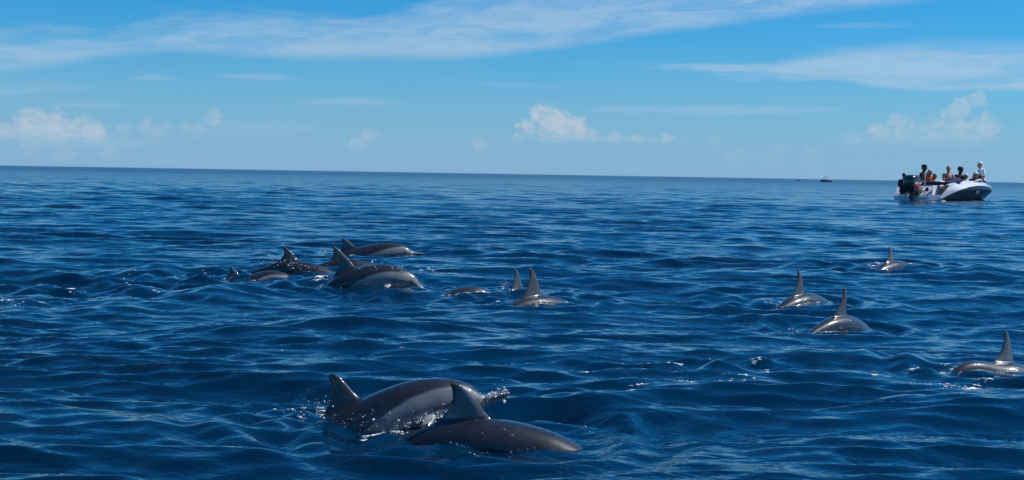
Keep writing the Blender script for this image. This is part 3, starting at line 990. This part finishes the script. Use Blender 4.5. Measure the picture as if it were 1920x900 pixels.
LB = 7.4
def sheer(u):
    return float(np.interp(u, [0, .06, .15, .3, .5, .7, .85, .95, 1.0], [.70, .80, .86, .90, .90, .83, .69, .52, .36]))
ZB = -0.32
def hull_pt(u, v, side, inset=0.0):
    S = sheer(u); z = ZB + (S - ZB) * v
    zc = max(0.0, z)
    x0 = 0.75 * min(1.0, zc / 0.7) ** 1.5
    x1 = 6.35 + 1.05 * min(1.0, zc / 0.52) ** 0.8 if z > 0 else 6.35 + z * 1.5
    x = x0 + (x1 - x0) * u
    full = 1.10 + 0.12 * min(1, zc / .5)
    p_ = 2.0 + 1.8 * min(1.0, zc / 0.6)
    b = full * (1 - u ** p_) ** 0.85
    if z < 0.05: b *= max(0.03, 1 - ((0.05 - z) / 0.37) ** 1.4 * 0.9)
    sh_ = max(0.0, (v - 0.74) / 0.26)
    b = max(b - inset - 0.36 * sh_ ** 1.5 * min(1.0, (1 - u) * 5) * sstep(u, .02, .28), 0.0)
    return (x, side * b, z)
def vsplit(u):
    return float(np.interp(u, [0, .04, .1, .2, .3, .42, .6, .8, .93, 1], [.30, .40, .53, .70, .79, .84, .86, .88, .90, .90]))
NU = 48
US = [i / NU for i in range(NU + 1)]
def shell(vfun, nv, off=0.0):
    V, F = [], []
    for sd in (-1, 1):
        b0 = len(V)
        for u in US:
            for j in range(nv + 1):
                p_ = hull_pt(u, vfun(u, j / nv), sd)
                V.append((p_[0], p_[1] + sd * off, p_[2]))
        for i in range(NU):
            for j in range(nv):
                a = b0 + i * (nv + 1) + j
                q = (a, a + nv + 1, a + nv + 2, a + 1)
                F.append(q if sd < 0 else q[::-1])
    return V, F

boat = empty('motorboat', (BX, BY, BZ), BANG)
tag(boat, 'white and black open motorboat full of people, outboard engine at its stern', 'boat')
V, F = shell(lambda u, t_: vsplit(u) + (1 - vsplit(u)) * t_, 8, 0.006)
obj('topside', mesh('topside', V, F), boat, m_gel)
V, F = shell(lambda u, t_: vsplit(u) * t_, 12)
obj('lower_hull', mesh('lower_hull', V, F), boat, m_black)
# rub rail along the sheer
g = Geo()
for sd in (-1, 1):
    g.tube([(lambda q: (q[0], q[1] + sd * .01, q[2]))(hull_pt(u, 1.0, sd)) for u in US[:-1]] + [hull_pt(1, 1, sd)], [.022] * (NU + 1), 8)
obj('rub_rail', g.mesh('rub_rail'), boat, m_gel)
# deck: side decks, crowned foredeck
V, F = [], []
UF = .60
def deck_pt(u, w):
    p_ = hull_pt(u, 1.0, 1)
    return (p_[0], p_[1] * w, p_[2] + .012 + .07 * (1 - w * w) * (1 if u > UF else 0.3))
for sd in (-1, 1):
    us = [u for u in US if u <= UF + 1e-6]; b0 = len(V)
    for u in us:
        V += [deck_pt(u, sd), deck_pt(u, sd * .93), deck_pt(u, sd * .84), (deck_pt(u, sd * .84)[0], deck_pt(u, sd * .82)[1], .27)]
    for i in range(len(us) - 1):
        for j in range(3):
            a = b0 + i * 4 + j; q = (a, a + 4, a + 5, a + 1)
            F.append(q[::-1] if sd < 0 else q)
us = [UF] + [u for u in US if u > UF + 1e-6]; b0 = len(V); nw = 12
for u in us:
    V += [deck_pt(u, -1 + 2 * j / nw) for j in range(nw + 1)]
for i in range(len(us) - 1):
    for j in range(nw):
        a = b0 + i * (nw + 1) + j
        F.append((a, a + nw + 1, a + nw + 2, a + 1))
b1_ = len(V)
V += [(deck_pt(UF, -1 + 2 * j / nw)[0], deck_pt(UF, -1 + 2 * j / nw)[1], .27) for j in range(nw + 1)]
for j in range(nw):
    F.append((b0 + j, b0 + j + 1, b1_ + j + 1, b1_ + j))
obj('deck', mesh('deck', V, F), boat, m_gel)
g = Geo(); rg = []
for u in [.0, .1, .2, .3, .4, .5, .6]:
    p_ = hull_pt(u, .50, 1); yb = max(.1, p_[1] - .08)
    rg.append([(p_[0] + (.35 if u == 0 else 0), -yb, .20), (p_[0] + (.35 if u == 0 else 0), yb, .20), (p_[0] + (.35 if u == 0 else 0), yb, .262), (p_[0] + (.35 if u == 0 else 0), -yb, .262)])
g.loft(rg); obj('cockpit_floor', g.mesh('cockpit_floor'), boat, m_gel, False)
# transom, with the boarding recess cut into its starboard end
def tx(z): return 0.75 * min(1.0, max(0, z) / 0.7) ** 1.5
V, F = [], []
def tgrid(y0, y1, z0, z1, ny=10, nz=8):
    b0 = len(V)
    for i in range(nz + 1):
        z = z0 + (z1 - z0) * i / nz
        for j in range(ny + 1):
            y = y0 + (y1 - y0) * j / ny
            yb = hull_pt(0, (z - ZB) / (sheer(0) - ZB), 1)[1]
            y = max(-yb, min(yb, y))
            V.append((tx(z) + .004, y, z))
    for i in range(nz):
        for j in range(ny):
            a = b0 + i * (ny + 1) + j
            F.append((a, a + ny + 1, a + ny + 2, a + 1))
tgrid(-.62, 1.2, ZB, .69, 14, 10)
tgrid(-1.2, -.62, ZB, .26, 5, 6)
obj('transom', mesh('transom', V, F), boat, m_gel)
g = Geo().box((tx(.26) + .0, -1.04, .20), (1.25, -.625, .262))
g.box((1.20, -1.04, .262), (1.25, -.625, .69)); g.box((.30, -.66, .262), (1.2, -.625, .69))
obj('boarding_step', g.bevel('boarding_step', .012), boat, m_gel, False)
g = Geo().box((.78, -1.0, .55), (1.19, -.67, .66)); obj('cushion', g.bevel('cushion', .03, 3), boat, m_cush)
g = Geo().box((1.25, -.62, .262), (1.75, .80, .60)); obj('seat_base', g.bevel('seat_base', .02), boat, m_gel, False)
g = Geo().box((1.27, -.60, .603), (1.73, .78, .69)); obj('seat_cushion', g.bevel('seat_cushion', .03, 3), boat, m_cush)
g = Geo().box((3.0, -.78, .262), (3.45, .78, .62)); obj('bench', g.bevel('bench', .02), boat, m_gel, False)
g = Geo().box((2.9, -.62, .262), (3.9, -.2, 1.02)); g = Geo().box((3.85, -.5, .262), (4.25, .35, .93))
obj('console', g.bevel('console', .05, 3), boat, m_gel)
# cockpit side coaming, white, lit
g = Geo().tube([(3.9, -.88, .93), (4.4, -.86, 1.0), (4.9, -.74, .95)], [.03, .035, .02], 8)
obj('coaming', g.mesh('coaming'), boat, m_gel)
# white pole and black stern fittings
xa = boat_x(1734, -.10)
g = Geo().tube([(xa, -.10, .68), (xa, -.10, boat_z(324, xa, -.10))], [.022, .022], 10); obj('pole', g.mesh('pole'), boat, m_gel)
def tr_z(row, y): return boat_z(row, .3, y)
yy = -.50
def tr_y(px, x=.1):
    lo, hi = -1.4, 1.4
    for _ in range(40):
        m_ = (lo + hi) / 2
        if proj(b2w(x, m_, .4))[0] > px: lo = m_
        else: hi = m_
    return lo
g = Geo()
yc, zc_ = tr_y(1739), boat_z(355, .2, -.4)
rot_ = Matrix.Rotation(0, 3, 'X')
g.ball((.06, yc, zc_), (.05, .085, .10), 10)
obj('ladder_float', g.mesh('ladder_float'), boat, m_rub)
g = Geo()
g.tube([(.10, yc, zc_), (.02, tr_y(1731), boat_z(360, .1, -.3)), (.0, tr_y(1727), boat_z(362, .1, -.3))], [.022, .022, .022], 8)
g.tube([(.16, tr_y(1734), boat_z(359, .2, -.3)), (.02, tr_y(1734), boat_z(366, .1, -.3))], [.014, .014], 8)
obj('ladder', g.mesh('ladder'), boat, m_rub)
g = Geo()
yv, zv = tr_y(1747, .5), boat_z(349.5, .5, -.6)
g.ball((tx(zv) - .005, yv, zv), (.02, .035, .035), 8); obj('drain_fitting', g.mesh('drain_fitting'), boat, m_rub)
g = Geo().box((-.25, -1.02, -.02), (.12, -.62, .03)); obj('trim_tab', g.bevel('trim_tab', .01), boat, m_gel, False)
# bunched blue canvas along the stern and starboard side
g = Geo()
def lump(p0, p1, r0, r1, n, seed):
    rg = random.Random(seed); rings_ = []
    P0_, P1_ = Vector(p0), Vector(p1)
    d = (P1_ - P0_).normalized(); a = Vector((0, 0, 1)); b = d.cross(a).normalized()
    for i in range(n + 1):
        t_ = i / n; c = P0_.lerp(P1_, t_)
        r = (r0 + (r1 - r0) * t_) * (math.sin(math.pi * min(max(t_, .04), .96)) ** .35)
        rings_.append([c + a * math.sin(2 * math.pi * j / 22) * r * (.75 + .22 * math.sin(j * 2.1 + i * .5) + rg.uniform(-.07, .07)) + b * math.cos(2 * math.pi * j / 22) * r * 1.25 * (1 + .15 * math.sin(j * 3.0 + i * .8)) for j in range(22)])
    g.loft(rings_)
lump((.88, tr_y(1722, .9), .78), (.95, -.98, .80), .10, .12, 26, 1)
lump((.9, -.95, .82), (2.3, -1.0, .93), .12, .15, 22, 2)
lump((1.6, -.85, .93), (2.3, -.92, 1.02), .10, .10, 12, 3)
obj('folded_canvas', g.mesh('folded_canvas'), boat, m_tarp)

# ---- outboard engine (part) > cowling, decal, lettering, propeller
EY = tr_y(1711, -.2)
g = Geo()
def rbox(cx, cy, cz, lx, ly, pw=3.2, n=24):
    rg = []
    for j in range(n):
        a = 2 * math.pi * j / n; c, s_ = math.cos(a), math.sin(a)
        rg.append((cx + lx * math.copysign(abs(c) ** (2 / pw), c), cy + ly * math.copysign(abs(s_) ** (2 / pw), s_), cz))
    return rg
ztop = boat_z(328, -.2, EY)
def RZ(row): return boat_z(row, -.2, EY)
g.loft([rbox(-.18, EY, RZ(359), .20, .15), rbox(-.2, EY, RZ(362), .16, .12), rbox(-.22, EY, RZ(368), .15, .10), rbox(-.25, EY, .0, .14, .08), rbox(-.25, EY, -.45, .12, .04)])
g.box((-.02, EY - .16, RZ(366)), (.42, EY + .16, RZ(350)))
eng = obj('outboard_engine', g.bevel('outboard_engine', .006), boat, m_leg)
g = Geo()
g.loft([rbox(-.20, EY, RZ(359.5), .22, .17), rbox(-.21, EY, RZ(357.5), .31, .24), rbox(-.24, EY, RZ(354), .40, .29), rbox(-.26, EY, RZ(348), .43, .30),
        rbox(-.27, EY, RZ(340), .43, .30), rbox(-.27, EY, RZ(333), .42, .29), rbox(-.26, EY, RZ(330), .38, .26), rbox(-.25, EY, RZ(328.4), .30, .20), rbox(-.25, EY, RZ(327.8), .16, .10)])
obj('cowling', g.mesh('cowling'), eng, m_cowl)
def text(body, size, ext, m_, par, mtx, name='lettering', shear=0.0):
    cu_ = bpy.data.curves.new('t', 'FONT'); cu_.body = body; cu_.size = size; cu_.extrude = ext; cu_.offset = size * .012; cu_.shear = shear
    cu_.align_x = 'CENTER'; cu_.align_y = 'CENTER'
    o = bpy.data.objects.new('t', cu_); COL.objects.link(o)
    me = bpy.data.meshes.new_from_object(o.evaluated_get(bpy.context.evaluated_depsgraph_get()))
    bpy.data.objects.remove(o)
    me.transform(mtx); me.name = name
    return obj(name, me, par, m_, False)
# starboard face of the cowling: text runs aft to forward, facing -y, bent round the aft corner a little
text('MERCURY', .135, .004, m_let, eng, Matrix.Translation((-.24, EY - .302, RZ(343.3))) @ Matrix.Rotation(rad(90), 4, 'X'), shear=.2)
# red swoosh under the lettering: a curved tapering strip on the same face
V, F = [], []
for i in range(25):
    t_ = i / 24
    x = -.60 + .74 * t_
    zc_ = RZ(346.3) - .30 * max(0, t_ - .25) ** 1.5
    h_ = .018 + .035 * math.sin(math.pi * min(1, t_ * .9 + .05))
    # follow the superellipse of the cowling
    lx, ly, pw = .43, .30, 3.2
    yy = ly * (1 - min(.999, abs((x + .26) / lx)) ** pw) ** (1 / pw)
    zrow = max(0.0, min(1.0, (RZ(348) - zc_) / (RZ(348) - RZ(357.5))))
    yy -= .055 * zrow
    V += [(x, EY - yy - .008, zc_ + h_), (x, EY - yy - .008, zc_ - h_), (x, EY - yy + .03, zc_ - h_), (x, EY - yy + .03, zc_ + h_)]
for i in range(24):
    for j in range(4):
        a = i * 4 + j; b = i * 4 + (j + 1) % 4
        F.append((a, b, b + 4, a + 4))
F += [(3, 2, 1, 0), (96, 97, 98, 99)]
obj('decal', mesh('decal', V, F), eng, m_red, False)
g = Geo()
for k in range(3):
    a = 2 * math.pi * k / 3
    g.ball((-.42, EY + .09 * math.cos(a), -.40 + .09 * math.sin(a)), (.012, .05, .07), 6, Matrix.Rotation(a, 3, 'X'))
g.tube([(-.5, EY, -.40), (-.3, EY, -.40)], [.03, .045], 8)
obj('propeller', g.mesh('propeller'), eng, m_leg)
# registration letters on the black bow
us_ = min([i / 400 for i in range(400)], key=lambda u: abs(proj(b2w(*hull_pt(u, .56, -1)))[0] - 1830))
p0_ = Vector(hull_pt(us_, .56, -1)); p1_ = Vector(hull_pt(min(1, us_ + .04), .56, -1)); p2_ = Vector(hull_pt(us_, .66, -1))
ex = (p1_ - p0_).normalized(); ez = (p2_ - p0_); ez = (ez - ex * ez.dot(ex)).normalized(); en = ex.cross(ez)
M_ = Matrix(((ex.x, ez.x, en.x, 0), (ex.y, ez.y, en.y, 0), (ex.z, ez.z, en.z, 0), (0, 0, 0, 1)))
lt = text('TRI', .27, .004, m_let, boat, Matrix.Translation(p0_ + en * .03) @ M_, shear=.25)

# ---- people
def person(px, row, y, face, scale, label, skin, top=None, hair=None, hat=None, legs=(0.05, 0.06, 0.09), lean=0.0, arms='lap', glasses=False, brim=False, turn=0.0, long_hair=False, knees_up=False):
    x = boat_x(px, y); zt = boat_z(row, x, y)
    seat = zt - .915 * scale * math.cos(rad(lean)) 
    base = b2w(x, y, seat)
    e = empty('person', tuple(base), rad(face))
    e.scale = (scale,) * 3
    tag(e, label, 'person', 'people aboard the motorboat')
    l = math.radians(lean)
    def T(p_):                       # lean forward about the hips
        p_ = Vector(p_)
        return Vector((p_.x * math.cos(l) + p_.z * math.sin(l), p_.y, -p_.x * math.sin(l) + p_.z * math.cos(l)))
    hc = T((.015, 0, .775)); tn = Matrix.Rotation(rad(turn), 3, 'Z')
    def H(p_):
        return hc + tn @ Vector(p_)
    S_ = {}
    for sd in (-1, 1):
        sh = (-.01, sd * .185, .545)
        if arms == 'lap': el, wr, hd = (.02, sd * .25, .29), (.24, sd * .15, .19), (.32, sd * .11, .17)
        elif arms == 'rest': el, wr, hd = (-.10, sd * .25, .30), (-.02, sd * .30, .08), (.03, sd * .31, .01)
        elif arms == 'out': el, wr, hd = (.12, sd * .27, .32), (.36, sd * .25, .28), (.45, sd * .23, .27)
        else: el, wr, hd = (.12, sd * .24, .34), (.27, sd * .08, .40), (.30, sd * .03, .43)
        S_[sd] = [T(q) for q in (sh, el, wr, hd)]
    g = Geo()
    g.tube([T((0, 0, .04)), T((0, 0, .14)), T((0, 0, .28)), T((.01, 0, .42)), T((0, 0, .52)), T((-.005, 0, .58))], [(.14, .11), (.165, .12), (.135, .095), (.165, .115), (.165, .095), (.08, .07)], 16, side=(0, 1, 0))
    g.tube([T((-.01, 0, .55)), T((0, 0, .62)), hc + Vector((-.01, 0, -.05))], [.062, .052, .055], 12)
    g.ball(H((0, 0, .015)), (.098, .077, .118), 14)
    g.ball(H((.035, 0, -.055)), (.058, .052, .058), 10)
    g.tube([H((.085, 0, .03)), H((.112, 0, -.018))], [.012, .017], 8)
    for sd in (-1, 1):
        g.ball(H((-.005, sd * .078, -.005)), (.020, .010, .030), 8)
        sh, el, wr, hd = S_[sd]
        g.tube([T((0, sd * .09, .53)), sh], [.062, .062], 12)
        g.tube([sh, sh.lerp(el, .5), el], [.056, .050, .041], 12)
        g.tube([el, el.lerp(wr, .3), wr], [.042, .041, .027], 12)
        d = (hd - wr).normalized(); lat = d.cross(Vector((0, 0, 1))).normalized() * sd
        g.tube([wr, wr + d * .04, wr + d * .085], [(.026, .018), (.040, .017), (.040, .013)], 10, side=lat)
        for k, (off, ln) in enumerate([(-.031, .062), (-.011, .074), (.010, .068), (.030, .052)]):
            p0 = wr + d * .080 + lat * off; p1 = p0 + d * ln * .5 + Vector((0, 0, -.006)); p2 = p0 + d * ln + Vector((0, 0, -.026))
            g.tube([p0, p1, p2], [.0095, .0088, .0075], 8)
        g.tube([wr + d * .02 - lat * .02, wr + d * .055 - lat * .052, wr + d * .085 - lat * .060], [.012, .0105, .009], 8)
        hp, kn, an = Vector((.02, sd * .095, .08)), Vector((.44, sd * .13, .09)), Vector((.46, sd * .13, -.33))
        if knees_up: kn, an = Vector((.30, sd * .13, .36)), Vector((.42, sd * .11, .03))
        g.tube([hp, hp.lerp(kn, .5), kn], [.088, .075, .056], 12)
        g.tube([kn, kn.lerp(an, .3), an], [.055, .055, .036], 12)
        g.tube([an + Vector((-.03, 0, -.04)), an + Vector((.07, 0, -.055)), an + Vector((.17, sd * .01, -.07))], [.036, .036, .026], 10)
    body = g.remesh('body', .011, 3, .5)
    obj('body', body, e, skin)
    for sd in (-1, 1):
        obj('eye', Geo().ball(H((.083, sd * .030, .022)), .012, 5).mesh('eye'), e, m_eye)
    obj('mouth', Geo().ball(H((.086, 0, -.058)), (.008, .022, .005), 5).mesh('mouth'), e, m_lip)
    if top is not None:
        g = Geo()
        g.tube([T((0, 0, .03)), T((0, 0, .14)), T((0, 0, .28)), T((.01, 0, .42)), T((0, 0, .55)), T((-.005, 0, .605))], [(.165, .135), (.180, .137), (.160, .122), (.190, .138), (.195, .118), (.085, .078)], 18, side=(0, 1, 0))
        for sd in (-1, 1):
            sh, el, wr, hd = S_[sd]
            g.tube([T((0, sd * .09, .53)), sh, sh.lerp(el, .62)], [.090, .088, .070], 12)
        obj('shirt', g.remesh('shirt', .012, 2, .5), e, top)
    g = Geo()
    for sd in (-1, 1):
        hp, kn = Vector((.0, sd * .09, .08)), (Vector((.30, sd * .13, .36)) if knees_up else Vector((.44, sd * .13, .09)))
        g.tube([hp, hp.lerp(kn, .8)], [.105, .078], 12)
    g.tube([(0, 0, .03), (0, 0, .15)], [(.17, .135), (.165, .125)], 16, side=(0, 1, 0))
    obj('shorts', g.remesh('shorts', .013, 2, .5), e, legs if not isinstance(legs, tuple) else m_short)
    if hair is not None:
        g = Geo()
        g.ball(H((-.014, 0, .036)), (.098, .086, .108), 14)
        if long_hair: g.tube([H((-.06, 0, .02)), H((-.08, 0, -.08)), H((-.08, 0, -.16))], [.075, .07, .04], 12)
        me = g.remesh('hair', .012, 1, .5)
        # open the front for the face
        bm = bmesh.new(); bm.from_mesh(me)
        inv = tn.transposed()
        dele = [v for v in bm.verts if (inv @ (v.co - hc)).x > .045 and (inv @ (v.co - hc)).z < .075]
        bmesh.ops.delete(bm, geom=dele, context='VERTS'); bm.to_mesh(me); bm.free()
        obj('hair', me, e, hair)
    if hat is not None:
        g = Geo()
        rgs = []
        for zz, r_ in [(.055, .104), (.080, .104), (.115, .094), (.138, .066), (.149, .028)]:
            rgs.append([H((r_ * 1.03 * math.cos(2 * math.pi * j / 20) - .006, r_ * .90 * math.sin(2 * math.pi * j / 20), zz)) for j in range(20)])
        g.loft(rgs)
        if brim:
            g.loft([[H((r_ * math.cos(2 * math.pi * j / 24), r_ * .92 * math.sin(2 * math.pi * j / 24), zz)) for j in range(24)] for zz, r_ in [(.050, .16), (.058, .162), (.064, .105)]])
        else:
            g.loft([[H((.07 + (a_ * math.cos(2 * math.pi * j / 16)), .075 * k_ * math.sin(2 * math.pi * j / 16), zz)) for j in range(16)] for zz, a_, k_ in [(.052, .09, 1), (.060, .092, 1), (.066, .075, .9)]])
        obj('hat', g.mesh('hat'), e, hat)
    if glasses:
        g = Geo()
        for sd in (-1, 1):
            g.ball(H((.090, sd * .032, .022)), (.010, .026, .019), 8)
            g.tube([H((.088, sd * .055, .026)), H((.0, sd * .082, .022))], [.004, .004], 6)
        g.tube([H((.097, -.012, .026)), H((.097, .012, .026))], [.004, .004], 6)
        obj('sunglasses', g.mesh('sunglasses'), e, m_eye)
    return e
m_lip = simple('lips', (.25, .08, .07), .5)
m_short = simple('dark_swim_shorts', (.03, .04, .07), .8, .2)
sk_tan = simple('tanned_skin', (.38, .20, .13), .5, .4, 0, .08, 20)
sk_red = simple('sunburnt_skin', (.36, .17, .12), .5, .4, 0, .08, 20)
sk_dark = simple('dark_skin', (.075, .038, .026), .45, .4, 0, .1, 20)
sk_brown = simple('brown_skin', (.16, .075, .05), .45, .4, 0, .1, 20)
h_dark = simple('dark_hair', (.012, .010, .010), .5, .4, 0, .3, 60, bump=.004)
h_blond = simple('blond_hair', (.46, .34, .17), .55, .4, 0, .3, 60, bump=.004)
h_brown = simple('reddish_brown_hair', (.15, .055, .035), .55, .4, 0, .3, 60, bump=.004)
c_white = simple('white_cotton', (.76, .77, .78), .85, .2, 0, .04, 12)
c_navy = simple('navy_cotton', (.012, .02, .07), .85, .2, 0, .1, 12)
c_maroon = simple('maroon_cotton', (.085, .018, .020), .85, .2, 0, .1, 12)
c_orange = simple('orange_cotton', (.27, .05, .02), .85, .2, 0, .1, 12)
c_black = simple('black_cotton', (.014, .014, .016), .85, .2, 0, .1, 12)
c_choc = simple('chocolate_cotton', (.04, .018, .018), .85, .2, 0, .1, 12)
c_cream = simple('cream_cotton', (.55, .50, .42), .85, .2, 0, .1, 12)
person(1693.5, 324, .62, 45, .98, 'person with dark hair in navy leaning out behind the outboard engine', sk_brown, c_navy, h_dark, lean=4, arms='lap')
person(1731.5, 308.5, .72, -40, 1.24, 'big man in a black cap and maroon shirt, leftmost of the tall figures', sk_brown, c_maroon, h_dark, c_black, arms='lap')
person(1739.5, 317.5, .30, -50, 1.10, 'person with blond hair in orange in front of the maroon shirt', sk_red, c_orange, h_blond, lean=6, long_hair=True)
person(1752, 325.0, .10, -60, 1.05, 'small person with reddish hair and sunglasses, only the head above the blue canvas', sk_red, c_cream, h_brown, glasses=True)
person(1777.5, 310.5, -.15, -85, 1.18, 'bare chested blond person seated above the bunched blue canvas', sk_red, None, h_blond, arms='hold', turn=-8)
person(1799.5, 312.5, -.20, -60, 1.22, 'person with a black cap and chocolate brown top in the middle of the boat', sk_dark, c_choc, h_dark, c_black, turn=40)
person(1810.5, 325.5, -.45, -50, .95, 'child in a small white cap between the brown top and the white hat', sk_red, c_cream, h_brown, c_white, knees_up=True)
person(1828.5, 321.5, -.25, -100, 1.15, 'person in a broad white sun hat and maroon top sitting low near the bow', sk_brown, c_maroon, h_dark, c_white, brim=True, knees_up=True)
person(1842, 303.5, -.05, 190, 1.20, 'man in white T-shirt and white cap perched highest, on the bow', sk_tan, c_white, None, c_white, lean=9, arms='lap', knees_up=True)

# ---- the far motorboat on the horizon
fq = at(1549, 341.2)
FD = float(fq[1])
fb = empty('far_motorboat', (fq[0], fq[1], SWELL), rad(178))
sc_ = FD / 2637.0
tag(fb, 'tiny dark boat with a canopy on the horizon left of the crowded motorboat', 'boat')
LEN = 22 * sc_
g = Geo(); rg = []
for i in range(13):
    u = i / 12; b = LEN * .17 * (1 - u ** 2.5) ** .8 + .01; xx = -LEN / 2 + LEN * u; top_ = LEN * (.13 + .07 * u)
    rg.append([(xx - .1, -b * .7, -.1), (xx, -b, top_), (xx, b, top_), (xx - .1, b * .7, -.1)])
g.loft(rg); obj('hull', g.mesh('hull'), fb, simple('dark_maroon_paint', (.06, .03, .045), .4, .5, .4))
g = Geo(); rg = []
for i in range(9):
    u = i / 8; xx = -LEN * .12 + LEN * .36 * u; zz = LEN * (.38 + .04 * math.sin(math.pi * u))
    rg.append([(xx, -LEN * .13, zz), (xx, 0, zz + LEN * .02), (xx, LEN * .13, zz), (xx, LEN * .13, zz - .05), (xx, -LEN * .13, zz - .05)])
g.loft(rg); obj('canopy', g.mesh('canopy'), fb, m_tarp)
for xx in (-.10, .22):
    for sd in (-1, 1):
        obj('canopy_post', Geo().tube([(LEN * xx, sd * LEN * .11, LEN * .12), (LEN * xx, sd * LEN * .11, LEN * .38)], [.04, .04], 6).mesh('canopy_post'), fb, m_metal)
g = Geo().loft([rbox(-LEN * .5, 0, LEN * z_, LEN * r_, LEN * r_) for z_, r_ in [(-.02, .03), (.06, .035), (.10, .055), (.20, .05), (.22, .03)]])
obj('outboard_engine', g.mesh('outboard_engine'), fb, m_gel)
g = Geo().box((LEN * .0, -LEN * .08, LEN * .14), (LEN * .10, LEN * .08, LEN * .25)); obj('console', g.bevel('console', .04), fb, m_gel)
# a second boat, still farther off
gq_ = at(1497, 339.2)
g = Geo(); s2 = gq_[1] / 2637.0; rg = []
for i in range(9):
    u = i / 8; b = .9 * s2 * (1 - u ** 2.5) ** .8 + .01; xx = (-3 + 6 * u) * s2
    rg.append([(xx, -b * .7, -.1), (xx, -b, (1.2 + .5 * u) * s2), (xx, b, (1.2 + .5 * u) * s2), (xx, b * .7, -.1)])
g.loft(rg)
g.loft([rbox(-.6 * s2, 0, z_ * s2, r_ * s2, .5 * s2) for z_, r_ in [(1.1, 1.0), (2.2, .9), (2.9, .5)]])
gb = obj('distant_boat', g.mesh('distant_boat'), None, simple('slate_paint', (.10, .17, .24), .5), False)
gb.location = (gq_[0], gq_[1], SWELL)
tag(gb, 'speck of a boat at the horizon, left of the tiny canopied boat', 'boat')
foam_on([(1776, 377.5, 12, .6, 10, 1.2, 0), (1722, 377, 16, .5, 6, .9, 0), (1838, 377.5, 14, .5, 5, .8, 0)],
        'bits of white foam at the waterline of the crowded motorboat', seed=11)

# ---- the air over the sea
g = Geo().box((-17000, -17000, -1.6), (17000, 17000, 4.2))
mh = bpy.data.materials.new('sea_haze'); mh.use_nodes = True
ht = NT(mh.node_tree); ht.n.clear()
ho = ht.new('ShaderNodeOutputMaterial'); hv = ht.new('ShaderNodeVolumePrincipled')
hv.inputs['Color'].default_value = (0.60, 0.86, 1.0, 1)
hv.inputs['Density'].default_value = 0.00005
hv.inputs['Anisotropy'].default_value = 0.2
ht.link(hv.outputs[0], ho.inputs['Volume'])
hz = obj('haze', g.mesh('haze'), None, mh, False)
tag(hz, 'thin pale sea haze over the far water', kind='stuff')
